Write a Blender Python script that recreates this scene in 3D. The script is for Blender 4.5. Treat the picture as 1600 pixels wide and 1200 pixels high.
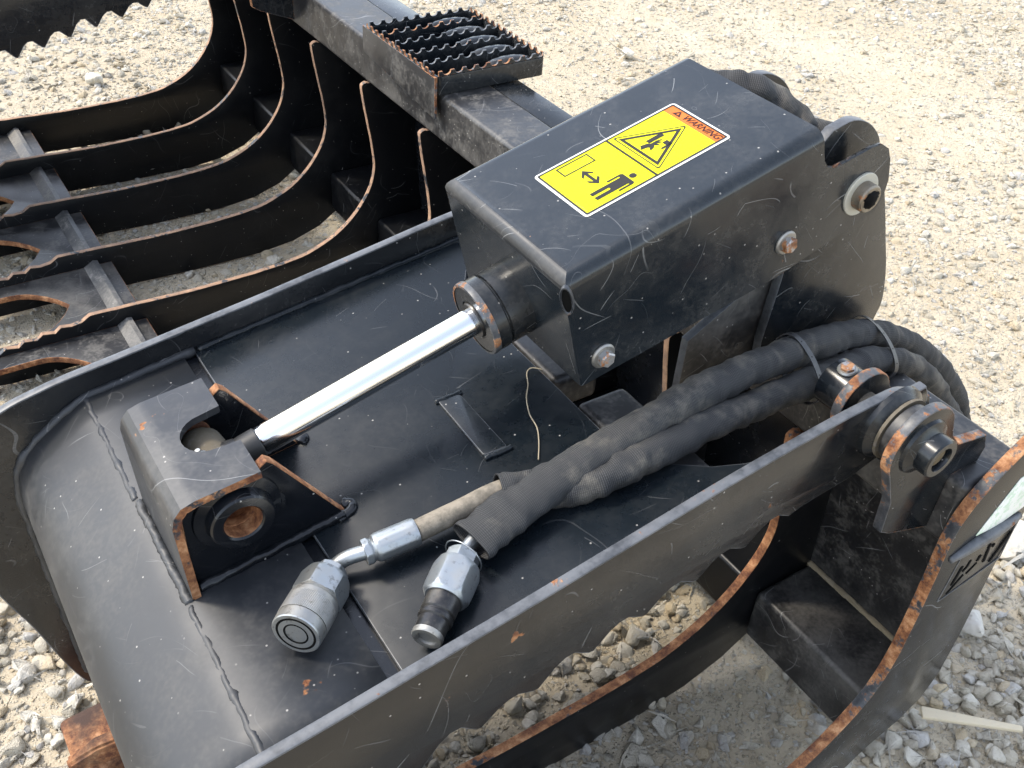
import bpy, bmesh, math, random
import numpy as np
from mathutils import Vector, Matrix, noise as mnoise

# ------------------------------------------------------------------ reset
for o in list(bpy.data.objects):
    bpy.data.objects.remove(o, do_unlink=True)
scene = bpy.context.scene
COL = scene.collection
random.seed(7)
RNG = np.random.default_rng(11)

# ------------------------------------------------------------------ camera
cam_d = bpy.data.cameras.new('camera')
cam = bpy.data.objects.new('camera', cam_d)
COL.objects.link(cam)
cam_d.sensor_fit = 'HORIZONTAL'
cam_d.sensor_width = 36.0
cam_d.lens = 36.0
cam_d.clip_start = 0.02
cam_d.clip_end = 500.0
RX = Vector((0.837860645796399, -0.5425517136361158, 0.0602260430059584))
DN = Vector((-0.3018201985394749, -0.5523564211628096, -0.7770501603846466))
FW = Vector((0.4548561376734772, 0.6328823129387701, -0.6265507736728441))
mw = Matrix((RX, -DN, -FW)).transposed().to_4x4()
mw.translation = Vector((-0.38523, -0.81870, 1.51381))
cam.matrix_world = mw
scene.camera = cam

# ------------------------------------------------------------------ sky, sun, exposure
SUN_EL = math.radians(52.0)
SUN_AZ = Vector((-0.70, 0.71, 0)).normalized()
to_sun = Vector((SUN_AZ.x * math.cos(SUN_EL), SUN_AZ.y * math.cos(SUN_EL), math.sin(SUN_EL)))
world = bpy.data.worlds.new('World')
scene.world = world
world.use_nodes = True
wn = world.node_tree.nodes
wl = world.node_tree.links
bg = wn['Background']
sky = wn.new('ShaderNodeTexSky')
sky.sky_type = 'NISHITA'
sky.sun_disc = False
sky.sun_elevation = SUN_EL
sky.sun_rotation = math.atan2(to_sun.x, to_sun.y)
sky.air_density = 1.0
sky.dust_density = 1.2
sky.ozone_density = 1.0
hz = wn.new('ShaderNodeHueSaturation')          # thin summer haze: a paler, less blue sky
hz.inputs['Saturation'].default_value = 0.55
wl.new(sky.outputs['Color'], hz.inputs['Color'])
wl.new(hz.outputs['Color'], bg.inputs['Color'])
bg.inputs['Strength'].default_value = 0.15
sl = bpy.data.lights.new('sun', 'SUN')
sl.energy = 1.05
sl.angle = math.radians(9.0)
sl.color = (1.0, 0.91, 0.77)
sun = bpy.data.objects.new('sun', sl)
COL.objects.link(sun)
sun.rotation_euler = to_sun.to_track_quat('Z', 'Y').to_euler()
sun.location = to_sun * 6
scene.view_settings.view_transform = 'Standard'
scene.view_settings.look = 'None'
scene.view_settings.exposure = 1.86
scene.view_settings.gamma = 1.0
scene.view_settings.use_curve_mapping = False
scene.render.engine = 'CYCLES'
scene.cycles.use_denoising = True
scene.cycles.use_adaptive_sampling = True
scene.cycles.adaptive_threshold = 0.02
scene.cycles.max_bounces = 5
scene.cycles.diffuse_bounces = 3
scene.cycles.glossy_bounces = 3
scene.cycles.transmission_bounces = 1
scene.cycles.caustics_reflective = False
scene.cycles.caustics_refractive = False

# ------------------------------------------------------------------ node helpers
def new_mat(name):
    m = bpy.data.materials.new(name)
    m.use_nodes = True
    nt = m.node_tree
    return m, nt, nt.nodes['Principled BSDF']

class NT:
    """tiny helper for writing node graphs"""
    def __init__(s, nt):
        s.nt = nt
    def n(s, t, **kw):
        x = s.nt.nodes.new(t)
        for k, v in kw.items():
            setattr(x, k, v)
        return x
    def l(s, a, b):
        s.nt.links.new(a, b)
    def val(s, x, sock):
        if isinstance(x, (int, float)):
            sock.default_value = x
        elif isinstance(x, (tuple, list)):
            sock.default_value = tuple(x) + ((1.0,) if len(x) == 3 and len(sock.default_value) == 4 else ())
        else:
            s.l(x, sock)
    def math(s, op, a, b=0.0, c=0.0, clamp=False):
        x = s.n('ShaderNodeMath', operation=op, use_clamp=clamp)
        s.val(a, x.inputs[0]); s.val(b, x.inputs[1]); s.val(c, x.inputs[2])
        return x.outputs[0]
    def mix(s, f, a, b):
        x = s.n('ShaderNodeMix', data_type='RGBA')
        s.val(f, x.inputs[0]); s.val(a, x.inputs[6]); s.val(b, x.inputs[7])
        return x.outputs[2]
    def ramp(s, f, lo, hi):
        x = s.n('ShaderNodeMapRange', clamp=True, interpolation_type='SMOOTHSTEP')
        s.val(f, x.inputs[0]); s.val(lo, x.inputs[1]); s.val(hi, x.inputs[2])
        return x.outputs[0]
    def noise(s, co, scale, detail=4.0, rough=0.55, dist=0.0):
        x = s.n('ShaderNodeTexNoise')
        s.l(co, x.inputs['Vector'])
        x.inputs['Scale'].default_value = scale
        x.inputs['Detail'].default_value = detail
        x.inputs['Roughness'].default_value = rough
        x.inputs['Distortion'].default_value = dist
        return x.outputs[0]
    def map(s, co, loc=(0, 0, 0), rot=(0, 0, 0), sc=(1, 1, 1)):
        x = s.n('ShaderNodeMapping')
        s.l(co, x.inputs['Vector'])
        x.inputs['Location'].default_value = loc
        x.inputs['Rotation'].default_value = rot
        x.inputs['Scale'].default_value = sc
        return x.outputs[0]
    def coord(s, k='Object'):
        return s.n('ShaderNodeTexCoord').outputs[k]
    def bump(s, h, strength, dist=0.002):
        x = s.n('ShaderNodeBump')
        x.inputs['Strength'].default_value = strength
        x.inputs['Distance'].default_value = dist
        s.l(h, x.inputs['Height'])
        return x.outputs[0]

RUST_D = (0.085, 0.026, 0.010)
RUST_M = (0.27, 0.115, 0.045)
RUST_L = (0.46, 0.25, 0.125)
DUST = (0.31, 0.29, 0.255)

def rust_color(N, co, sc=1.0):
    f = N.noise(co, 42 * sc, 6, 0.75)
    c = N.mix(N.ramp(f, 0.36, 0.55), RUST_D, RUST_M)
    c = N.mix(N.ramp(f, 0.50, 0.68), c, RUST_L)
    return c, f

def scratches(N, co, msk):
    """separate fine rub marks, each with its own direction and length, plus a few wandering lines; 0..1"""
    dn = N.n('ShaderNodeTexNoise')
    N.l(co, dn.inputs['Vector'])
    dn.inputs['Scale'].default_value = 11.0
    dn.inputs['Detail'].default_value = 0.0
    wob = N.n('ShaderNodeVectorMath', operation='MULTIPLY_ADD')
    N.l(dn.outputs['Color'], wob.inputs[0])
    wob.inputs[1].default_value = (0.07, 0.07, 0.07)
    N.l(co, wob.inputs[2])
    r = None
    for k, (sc, w, keep, rad) in enumerate(((6.5, 0.00060, 0.50, 0.100), (12.0, 0.00050, 0.56, 0.055), (30.0, 0.00042, 0.66, 0.022))):
        v = N.n('ShaderNodeTexVoronoi', feature='F1')
        N.l(N.map(wob.outputs[0], loc=(k * 3.7, k * 1.3, k * 2.9)), v.inputs['Vector'])
        v.inputs['Scale'].default_value = sc
        mp = N.map(wob.outputs[0], loc=(k * 3.7, k * 1.3, k * 2.9))
        df = N.n('ShaderNodeVectorMath', operation='SUBTRACT')
        N.l(mp, df.inputs[0]); N.l(v.outputs['Position'], df.inputs[1])
        cc = N.n('ShaderNodeVectorMath', operation='SUBTRACT')
        N.l(v.outputs['Color'], cc.inputs[0]); cc.inputs[1].default_value = (0.5, 0.5, 0.5)
        nn = N.n('ShaderNodeVectorMath', operation='NORMALIZE')
        N.l(cc.outputs[0], nn.inputs[0])
        dt = N.n('ShaderNodeVectorMath', operation='DOT_PRODUCT')
        N.l(df.outputs[0], dt.inputs[0]); N.l(nn.outputs[0], dt.inputs[1])
        ln = N.n('ShaderNodeVectorMath', operation='LENGTH')
        N.l(df.outputs[0], ln.inputs[0])
        line = N.math('LESS_THAN', N.math('ABSOLUTE', dt.outputs['Value']), w)
        line = N.math('MULTIPLY', line, N.math('SUBTRACT', 1.0, N.ramp(ln.outputs['Value'], rad * 0.5, rad), clamp=True))
        sep = N.n('ShaderNodeSeparateColor')
        N.l(v.outputs['Color'], sep.inputs[0])
        line = N.math('MULTIPLY', line, N.ramp(sep.outputs[1], keep - 0.25, keep + 0.4))
        r = line if r is None else N.math('MAXIMUM', r, line)
    r = N.math('MULTIPLY', r, N.math('MULTIPLY', N.ramp(msk, 0.32, 0.62), 0.8))
    n1 = N.noise(co, 6.0, 1.0, 0.5, 1.5)
    d = N.math('ABSOLUTE', N.math('SUBTRACT', n1, 0.5))
    c = N.math('MULTIPLY', N.math('LESS_THAN', d, 0.0011), N.ramp(msk, 0.54, 0.64))
    return N.math('MAXIMUM', r, N.math('MULTIPLY', c, 0.3))

def paint_mat(name, base=(0.009, 0.010, 0.013), rough=0.30, dust=0.25, rust=0.3, scr=0.5, seed=0.0, grime=0.0, spec=0.55):
    """worn glossy black powder coat: dust film, scuffs, specks, chips of rust"""
    m, nt, bs = new_mat(name)
    N = NT(nt)
    co = N.map(N.coord(), loc=(seed, seed * 0.7, -seed * 0.4))
    big = N.noise(co, 3.5, 2, 0.6, 0.4)
    mid = N.noise(co, 18.0, 4, 0.7)
    fin = N.noise(co, 150.0, 1, 0.6)
    f = N.math('ADD', N.math('MULTIPLY', big, 0.5), N.math('ADD', N.math('MULTIPLY', mid, 0.35), N.math('MULTIPLY', fin, 0.15)))
    d = N.math('MULTIPLY', N.ramp(f, 0.44, 0.68), dust)
    if grime:
        g = N.ramp(N.math('ADD', N.math('MULTIPLY', mid, 0.75), N.math('MULTIPLY', fin, 0.25)), 0.46, 0.64)
        d = N.math('MAXIMUM', d, N.math('MULTIPLY', g, grime))
    col = N.mix(d, base, DUST)
    s = N.math('MULTIPLY', scratches(N, co, N.noise(co, 8.0, 2, 0.6)), scr)
    col = N.mix(s, col, (0.42, 0.42, 0.41))
    v = N.n('ShaderNodeTexVoronoi', feature='F1')
    N.l(co, v.inputs['Vector'])
    v.inputs['Scale'].default_value = 95.0
    sp = N.math('SUBTRACT', 1.0, N.ramp(v.outputs['Distance'], 0.06, 0.15), clamp=True)
    sepc = N.n('ShaderNodeSeparateColor')
    N.l(v.outputs['Color'], sepc.inputs[0])
    sp = N.math('MULTIPLY', sp, N.ramp(sepc.outputs[0], 0.80, 0.86))
    col = N.mix(N.math('MULTIPLY', sp, 0.5), col, (0.55, 0.52, 0.47))
    rm = 0.0
    if rust > 0:
        rc, rf = rust_color(N, co)
        rm = N.ramp(N.math('ADD', N.math('MULTIPLY', N.noise(N.map(co, loc=(9, 4, 1)), 11, 3, 0.72), 0.85), N.math('MULTIPLY', fin, 0.15)),
                    0.725 - 0.12 * rust, 0.75 - 0.12 * rust)
        col = N.mix(rm, col, rc)
    N.l(col, bs.inputs['Base Color'])
    r = N.math('ADD', rough, N.math('MULTIPLY', N.math('SUBTRACT', mid, 0.5), 0.25))
    r = N.math('ADD', r, N.math('MULTIPLY', d, 0.55))
    r = N.math('ADD', r, N.math('MULTIPLY', s, 0.3))
    r = N.math('ADD', r, N.math('MULTIPLY', rm, 0.45), clamp=True)
    N.l(r, bs.inputs['Roughness'])
    N.l(N.bump(N.noise(co, 26, 1), 0.30, 0.0012), bs.inputs['Normal'])
    bs.inputs['Specular IOR Level'].default_value = spec
    return m

def edge_mat(name, amount=0.5, seed=0.0, pale=0.0):
    """cut plate edge: worn paint mottled dark to blue-grey, with patches of rust"""
    m, nt, bs = new_mat(name)
    N = NT(nt)
    co = N.map(N.coord(), loc=(seed, seed, seed))
    rc, rf = rust_color(N, co)
    n = N.math('ADD', N.math('MULTIPLY', N.noise(co, 14, 5, 0.7), 0.7), N.math('MULTIPLY', N.noise(co, 90, 4, 0.7), 0.3))
    paint = N.mix(N.ramp(n, 0.35, 0.6), (0.022, 0.025, 0.030), (0.10, 0.105, 0.112))
    if pale:
        rc = N.mix(pale, rc, (0.40, 0.30, 0.22))
    lo = 0.72 - 0.5 * amount
    k = N.ramp(n, lo, lo + 0.05)
    col = N.mix(k, paint, rc)
    N.l(col, bs.inputs['Base Color'])
    N.l(N.math('ADD', 0.42, N.math('MULTIPLY', k, 0.4)), bs.inputs['Roughness'])
    N.l(N.bump(N.math('ADD', N.math('MULTIPLY', rf, k), N.math('MULTIPLY', n, 0.3)), 0.6, 0.0015), bs.inputs['Normal'])
    return m

def rust_mat(name, dark=0.0, seed=0.0):
    m, nt, bs = new_mat(name)
    N = NT(nt)
    co = N.map(N.coord(), loc=(seed, 0, 0))
    rc, rf = rust_color(N, co)
    col = N.mix(N.ramp(N.noise(co, 8, 5, 0.7), 0.45, 0.7), rc, (0.045, 0.022, 0.014))
    if dark:
        col = N.mix(dark, col, (0.03, 0.02, 0.016))
    N.l(col, bs.inputs['Base Color'])
    bs.inputs['Roughness'].default_value = 0.85
    N.l(N.bump(rf, 0.8, 0.002), bs.inputs['Normal'])
    return m

def metal_mat(name, col, rough, tint=0.25, rust=0.0, seed=0.0, met=0.75):
    m, nt, bs = new_mat(name)
    N = NT(nt)
    co = N.map(N.coord(), loc=(seed, seed, 0))
    n = N.noise(co, 45, 6, 0.65)
    c = N.mix(N.math('MULTIPLY', N.ramp(n, 0.35, 0.7), tint), col, (0.40, 0.36, 0.29))
    dk = N.ramp(N.noise(N.map(co, loc=(4, 4, 4)), 120, 4, 0.7), 0.54, 0.72)
    c = N.mix(N.math('MULTIPLY', dk, 0.6), c, (0.10, 0.09, 0.075))
    if rust:
        rc, rf = rust_color(N, co, 1.5)
        k = N.ramp(N.noise(co, 50, 5, 0.7), 0.62 - 0.3 * rust, 0.68 - 0.3 * rust)
        c = N.mix(k, c, rc)
        N.l(N.math('MULTIPLY', N.math('SUBTRACT', 1.0, k), 0.75), bs.inputs['Metallic'])
    else:
        bs.inputs['Metallic'].default_value = met
    N.l(c, bs.inputs['Base Color'])
    N.l(N.math('ADD', rough - 0.1, N.math('MULTIPLY', n, 0.25)), bs.inputs['Roughness'])
    N.l(N.bump(n, 0.25, 0.0008), bs.inputs['Normal'])
    return m

def plain_mat(name, col, rough=0.5, metallic=0.0, wear=0.0):
    m, nt, bs = new_mat(name)
    N = NT(nt)
    if wear:
        n = N.noise(N.coord(), 90, 5, 0.7)
        N.l(N.mix(N.math('MULTIPLY', N.ramp(n, 0.5, 0.72), wear), col, tuple(0.6 * c + 0.12 for c in col)), bs.inputs['Base Color'])
    else:
        bs.inputs['Base Color'].default_value = (*col, 1)
    bs.inputs['Roughness'].default_value = rough
    bs.inputs['Metallic'].default_value = metallic
    return m

M = {}
M['paint'] = paint_mat('black_paint', spec=0.38, base=(0.006, 0.0082, 0.0105), dust=0.10, rust=0.12, scr=0.36, rough=0.22)
M['floor'] = paint_mat('black_paint_floor', spec=0.30, base=(0.005, 0.0078, 0.0105), dust=0.04, rust=0.0, scr=0.16, rough=0.28, seed=3.1)
M['nose'] = paint_mat('black_paint_rubbed', base=(0.015, 0.017, 0.020), dust=0.15, rust=0.36, scr=0.26, rough=0.50, seed=6.3)
M['cover'] = paint_mat('black_paint_cover', spec=0.46, base=(0.009, 0.0125, 0.0160), dust=0.10, rust=0.22, scr=0.42, rough=0.21, seed=1.7)
M['side'] = paint_mat('black_paint_side', spec=0.5, base=(0.009, 0.010, 0.0115), dust=0.07, rust=0.26, scr=0.32, rough=0.22, seed=9.2)
M['dusty'] = paint_mat('black_paint_dusty', base=(0.014, 0.014, 0.015), dust=0.26, rust=0.08, scr=0.5, rough=0.42, seed=4.4, grime=0.22)
M['tine'] = paint_mat('black_paint_tine', spec=0.32, base=(0.004, 0.0045, 0.0055), dust=0.02, rust=0.05, scr=0.22, rough=0.36, seed=12.0)
M['bracket'] = paint_mat('black_paint_bracket', base=(0.012, 0.014, 0.018), dust=0.20, rust=0.46, scr=0.40, rough=0.42, seed=2.2)
M['scuff'] = paint_mat('scuffed_bend', base=(0.014, 0.016, 0.019), dust=0.22, rust=0.95, scr=0.5, rough=0.5, seed=5.5)
M['ridge'] = paint_mat('mud_caked_paint', base=(0.05, 0.05, 0.05), dust=0.6, rust=0.5, scr=0.2, rough=0.5, seed=15.0, grime=0.5)
M['deep'] = paint_mat('black_paint_deep', spec=0.4, base=(0.005, 0.006, 0.008), dust=0.03, rust=0.0, scr=0.12, rough=0.25, seed=7.7)
M['edge'] = edge_mat('worn_edge', 0.42)
M['edge_rust'] = edge_mat('rusty_edge', 0.66, 2.0)
M['edge_blue'] = edge_mat('rubbed_edge', 0.22, 5.0)
M['edge_tine'] = edge_mat('dust_brown_tine_edge', 0.62, 11.0, 0.45)
M['edge_heavy'] = edge_mat('heavily_rusted_edge', 0.56, 8.0)
M['edge_lug'] = edge_mat('chipped_lug_edge', 0.46, 21.0)
M['rust'] = rust_mat('rust')
M['rust_dark'] = rust_mat('dark_rust', 0.45, 4.0)
M['zinc'] = metal_mat('zinc_plate', (0.36, 0.385, 0.40), 0.40, 0.30, met=0.92)
M['zinc_dirty'] = metal_mat('dirty_zinc_plate', (0.30, 0.30, 0.29), 0.46, 0.5, seed=3, met=0.85)
M['bolt'] = metal_mat('rusty_bolt_steel', (0.42, 0.42, 0.42), 0.45, 0.4, 0.45)
M['steel_pin'] = metal_mat('dirty_pin_steel', (0.20, 0.17, 0.13), 0.5, 0.5, 0.1, 5)
M['washer'] = plain_mat('pale_washer', (0.42, 0.40, 0.33), 0.55, 0.1, 0.5)
M['dark'] = plain_mat('black_void', (0.006, 0.006, 0.006), 0.7)
M['blackmetal'] = metal_mat('blackened_steel', (0.035, 0.035, 0.037), 0.32, 0.2, seed=8)
M['dark'].node_tree.nodes['Principled BSDF'].inputs['Specular IOR Level'].default_value = 0.05
M['grease'] = plain_mat('dry_grease', (0.10, 0.075, 0.04), 0.75, 0, 0.5)
M['mud'] = plain_mat('dried_mud', (0.30, 0.24, 0.15), 0.9, 0, 0.6)
M['eye'] = plain_mat('muddy_steel', (0.115, 0.095, 0.065), 0.8, 0, 0.6)
M['white'] = plain_mat('label_white', (0.62, 0.61, 0.57), 0.45, 0, 0.15)
M['yellow'] = plain_mat('label_yellow', (0.60, 0.575, 0.004), 0.45)
M['orange'] = plain_mat('label_orange', (0.52, 0.135, 0.022), 0.45)
M['ink'] = plain_mat('label_ink', (0.022, 0.020, 0.018), 0.5)
M['ink_red'] = plain_mat('label_ink_brown', (0.035, 0.010, 0.009), 0.5)
M['part_ink'] = plain_mat('faint_label_ink', (0.45, 0.40, 0.05), 0.5)
for q in ('yellow', 'orange', 'white', 'ink', 'ink_red', 'part_ink'):
    M[q].node_tree.nodes['Principled BSDF'].inputs['Specular IOR Level'].default_value = 0.2
M['straw'] = plain_mat('dry_stem', (0.30, 0.25, 0.17), 0.8)
M['scar'] = plain_mat('tan_scar', (0.20, 0.15, 0.09), 0.7, 0, 0.6)
M['wood'] = plain_mat('weathered_wood', (0.55, 0.47, 0.33), 0.85, 0, 0.5)
M['tie'] = plain_mat('black_nylon', (0.022, 0.022, 0.024), 0.4, 0, 0.25)
M['gasket'] = plain_mat('black_rubber', (0.02, 0.02, 0.02), 0.5)

# chrome
m, nt, bs = new_mat('chrome'); N = NT(nt)
bs.inputs['Base Color'].default_value = (0.78, 0.79, 0.80, 1)
bs.inputs['Metallic'].default_value = 1.0
n = N.noise(N.map(N.coord(), sc=(2, 60, 60)), 6, 4)
N.l(N.math('ADD', 0.10, N.math('MULTIPLY', n, 0.10)), bs.inputs['Roughness'])
M['chrome'] = m

def fabric_mat(name, dark, light, ring=1.0):
    m, nt, bs = new_mat(name)
    N = NT(nt)
    uv = N.coord('UV')
    co = N.coord()
    w1 = N.n('ShaderNodeTexWave', wave_type='BANDS', bands_direction='Y')
    N.l(uv, w1.inputs['Vector'])
    w1.inputs['Scale'].default_value = 155.0
    w1.inputs['Distortion'].default_value = 0.6
    w2 = N.n('ShaderNodeTexWave', wave_type='BANDS', bands_direction='X')
    N.l(uv, w2.inputs['Vector'])
    w2.inputs['Scale'].default_value = 100.0
    w2.inputs['Distortion'].default_value = 0.6
    weave = N.math('MULTIPLY', w1.outputs['Fac'], N.math('ADD', 0.55, N.math('MULTIPLY', w2.outputs['Fac'], 0.45)))
    n = N.noise(co, 26, 6, 0.68)
    n2 = N.noise(co, 7, 3, 0.6)
    f = N.math('ADD', N.math('MULTIPLY', n, 0.6), N.math('MULTIPLY', n2, 0.4))
    c = N.mix(N.math('MULTIPLY', weave, 0.55), dark, light)
    c = N.mix(N.math('MULTIPLY', N.ramp(f, 0.50, 0.70), 0.42), c, (0.25, 0.22, 0.17))
    N.l(c, bs.inputs['Base Color'])
    bs.inputs['Roughness'].default_value = 0.8
    h = N.math('ADD', N.math('MULTIPLY', weave, 0.5), N.math('MULTIPLY', N.noise(co, 40, 4), 0.9))
    N.l(N.bump(h, 0.7, 0.0012), bs.inputs['Normal'])
    return m
M['sleeve'] = fabric_mat('woven_sleeve', (0.008, 0.0085, 0.0095), (0.095, 0.095, 0.092))

m, nt, bs = new_mat('hose_rubber'); N = NT(nt)
co = N.coord()
n = N.noise(co, 60, 6, 0.7)
N.l(N.mix(N.ramp(n, 0.35, 0.65), (0.11, 0.095, 0.072), (0.24, 0.205, 0.155)), bs.inputs['Base Color'])
bs.inputs['Roughness'].default_value = 0.8
N.l(N.bump(n, 0.5, 0.0015), bs.inputs['Normal'])
M['hose'] = m

m, nt, bs = new_mat('glare_sticker'); N = NT(nt)
n = N.noise(N.coord(), 110, 3, 0.6)
N.l(N.mix(N.ramp(n, 0.48, 0.60), (0.72, 0.74, 0.70), (0.50, 0.63, 0.50)), bs.inputs['Base Color'])  # whitish green mottle puts the glare into the sticker's colour
bs.inputs['Roughness'].default_value = 0.35
M['sticker'] = m

# ground and stones
m, nt, bs = new_mat('sandy_dirt'); N = NT(nt)
co = N.coord()
a = N.noise(co, 1.1, 5, 0.6); b = N.noise(co, 14, 8, 0.72); c3 = N.noise(co, 120, 5, 0.7)
f = N.math('ADD', N.math('MULTIPLY', a, 0.45), N.math('ADD', N.math('MULTIPLY', b, 0.35), N.math('MULTIPLY', c3, 0.2)))
col = N.mix(N.ramp(f, 0.36, 0.66), (0.42, 0.345, 0.235), (0.545, 0.480, 0.365))
v = N.n('ShaderNodeTexVoronoi', feature='F1'); N.l(co, v.inputs['Vector']); v.inputs['Scale'].default_value = 190.0
sc = N.n('ShaderNodeSeparateColor'); N.l(v.outputs['Color'], sc.inputs[0])
peb = N.math('MULTIPLY', N.math('SUBTRACT', 1.0, N.ramp(v.outputs['Distance'], 0.25, 0.55), clamp=True), N.ramp(sc.outputs[0], 0.45, 0.6))
col = N.mix(N.math('MULTIPLY', peb, 0.6), col, N.mix(sc.outputs[1], (0.58, 0.54, 0.44), (0.40, 0.35, 0.26)))
N.l(col, bs.inputs['Base Color'])
bs.inputs['Roughness'].default_value = 0.95
bs.inputs['Specular IOR Level'].default_value = 0.2
h = N.math('ADD', N.math('MULTIPLY', b, 1.0), N.math('ADD', N.math('MULTIPLY', c3, 0.5), N.math('MULTIPLY', peb, 0.45)))
N.l(N.bump(h, 0.9, 0.008), bs.inputs['Normal'])
M['dirt'] = m

m, nt, bs = new_mat('limestone'); N = NT(nt)
oi = N.n('ShaderNodeObjectInfo')
co = N.coord()
n = N.noise(co, 2.2, 6, 0.65); n2 = N.noise(co, 9, 4, 0.7)
rnd = oi.outputs['Random']
c1 = N.mix(N.ramp(rnd, 0.15, 0.9), (0.47, 0.425, 0.335), (0.62, 0.58, 0.49))
c1 = N.mix(N.ramp(N.math('FRACT', N.math('MULTIPLY', rnd, 7.31)), 0.78, 0.92), c1, (0.50, 0.48, 0.44))
c1 = N.mix(N.ramp(N.math('FRACT', N.math('MULTIPLY', rnd, 13.7)), 0.80, 0.95), c1, (0.55, 0.45, 0.30))
c1 = N.mix(N.math('MULTIPLY', N.ramp(n, 0.42, 0.68), 0.45), c1, (0.38, 0.32, 0.22))
c1 = N.mix(N.math('MULTIPLY', N.ramp(n2, 0.5, 0.7), 0.3), c1, (0.66, 0.63, 0.56))
N.l(c1, bs.inputs['Base Color'])
bs.inputs['Roughness'].default_value = 0.9
bs.inputs['Specular IOR Level'].default_value = 0.25
N.l(N.bump(N.math('ADD', n, N.math('MULTIPLY', n2, 0.5)), 0.5, 0.08), bs.inputs['Normal'])
M['stone'] = m

# ------------------------------------------------------------------ object helpers
WL = {}

def tag(o, label=None, cat=None, group=None, kind=None):
    if label: o['label'] = label
    if cat: o['category'] = cat
    if group: o['group'] = group
    if kind: o['kind'] = kind
    return o

def root(name, loc, label, cat, group=None):
    o = bpy.data.objects.new(name, None)
    COL.objects.link(o)
    o.location = loc
    o.empty_display_size = 0.05
    WL[o] = Vector(loc)
    return tag(o, label, cat, group)

def link(name, me, parent=None, mats=None, smooth=None):
    if mats is not None:
        for x in (mats if isinstance(mats, (list, tuple)) else [mats]):
            me.materials.append(M[x] if isinstance(x, str) else x)
    o = bpy.data.objects.new(name, me)
    me.name = name
    COL.objects.link(o)
    if parent is not None:
        me.transform(Matrix.Translation(-WL[parent]))
        o.parent = parent
        WL[o] = WL[parent].copy()
    else:
        WL[o] = Vector((0, 0, 0))
    if smooth is not None:
        me.polygons.foreach_set('use_smooth', [True] * len(me.polygons))
        if smooth < 3.1:
            me.set_sharp_from_angle(angle=smooth)
    return o

def from_bm(bm):
    me = bpy.data.meshes.new('m')
    bmesh.ops.recalc_face_normals(bm, faces=bm.faces)
    bm.to_mesh(me)
    bm.free()
    return me

XZ = lambda y=0.0: Matrix(((1, 0, 0, 0), (0, 0, 1, y), (0, 1, 0, 0), (0, 0, 0, 1)))   # (u,v,w)->(x=u, z=v, y=w)

def plate(name, loops, thick, mat, parent, xf, bevel=0.0015, edge='edge', wob=0.0, bev_mat=None):
    """flat plate cut to an outline (first loop) with holes, with eased edges; xf maps (u,v,w) to world, centred on w=0"""
    cu = bpy.data.curves.new('c', 'CURVE')
    cu.dimensions = '2D'
    cu.fill_mode = 'BOTH'
    cu.extrude = max(thick / 2 - bevel, 1e-5)
    cu.bevel_depth = bevel
    cu.bevel_resolution = 1
    cu.offset = -bevel
    for lp in loops:
        s = cu.splines.new('POLY')
        s.points.add(len(lp) - 1)
        for p, q in zip(s.points, lp):
            p.co = (q[0], q[1], 0, 1)
        s.use_cyclic_u = True
    ob = bpy.data.objects.new('c', cu)
    me = bpy.data.meshes.new_from_object(ob)
    bpy.data.objects.remove(ob)
    bpy.data.curves.remove(cu)
    bm = bmesh.new()
    bm.from_mesh(me)
    bpy.data.meshes.remove(me)
    bmesh.ops.remove_doubles(bm, verts=bm.verts, dist=1e-5)
    bmesh.ops.recalc_face_normals(bm, faces=bm.faces)
    for f in bm.faces:
        nz = abs(f.normal.z)
        f.material_index = 0 if nz > 0.97 else 1
    if wob:
        for v in bm.verts:
            d = mnoise.noise(Vector((v.co.x * 25, v.co.y * 25, 3.3))) * wob
            v.co.x += d; v.co.y += mnoise.noise(Vector((v.co.x * 25, v.co.y * 25, 9.1))) * wob
    me = bpy.data.meshes.new('m')
    bm.to_mesh(me); bm.free()
    me.transform(xf)
    if xf.to_3x3().determinant() < 0:
        me.flip_normals()
    o = link(name, me, parent, [mat, edge])
    me.polygons.foreach_set('use_smooth', [True] * len(me.polygons))
    me.set_sharp_from_angle(angle=math.radians(30))
    return o

def arc(cx, cy, r, a0, a1, n=8):
    return [(cx + r * math.cos(math.radians(a0 + (a1 - a0) * i / n)), cy + r * math.sin(math.radians(a0 + (a1 - a0) * i / n))) for i in range(n + 1)]

def circ(cx, cy, r, n=28):
    return arc(cx, cy, r, 0, 360 * (n - 1) / n, n - 1)

def rounded(pts, r, n=5):
    """round the corners of a polygon; r is a number or a list"""
    out = []
    L = len(pts)
    for i, p in enumerate(pts):
        rr = r[i] if isinstance(r, (list, tuple)) else r
        p = Vector((p[0], p[1])); a = Vector(pts[i - 1][:2]); b = Vector(pts[(i + 1) % L][:2])
        da = (a - p); db = (b - p)
        if rr <= 0:
            out.append((p.x, p.y)); continue
        rr = min(rr, da.length * 0.48, db.length * 0.48)
        p0 = p + da.normalized() * rr; p1 = p + db.normalized() * rr
        for k in range(n + 1):
            t = k / n
            q = p0 * (1 - t) ** 2 + p * 2 * t * (1 - t) + p1 * t * t
            out.append((q.x, q.y))
    return out

def crom(pts, n=8):
    """Catmull-Rom through points"""
    P = [Vector(p) for p in pts]
    P = [P[0] * 2 - P[1]] + P + [P[-1] * 2 - P[-2]]
    out = []
    for i in range(1, len(P) - 2):
        for k in range(n):
            t = k / n
            a, b, c, d = P[i - 1], P[i], P[i + 1], P[i + 2]
            out.append(0.5 * ((2 * b) + (c - a) * t + (2 * a - 5 * b + 4 * c - d) * t * t + (-a + 3 * b - 3 * c + d) * t ** 3))
    out.append(P[-2].copy())
    return out

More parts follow.
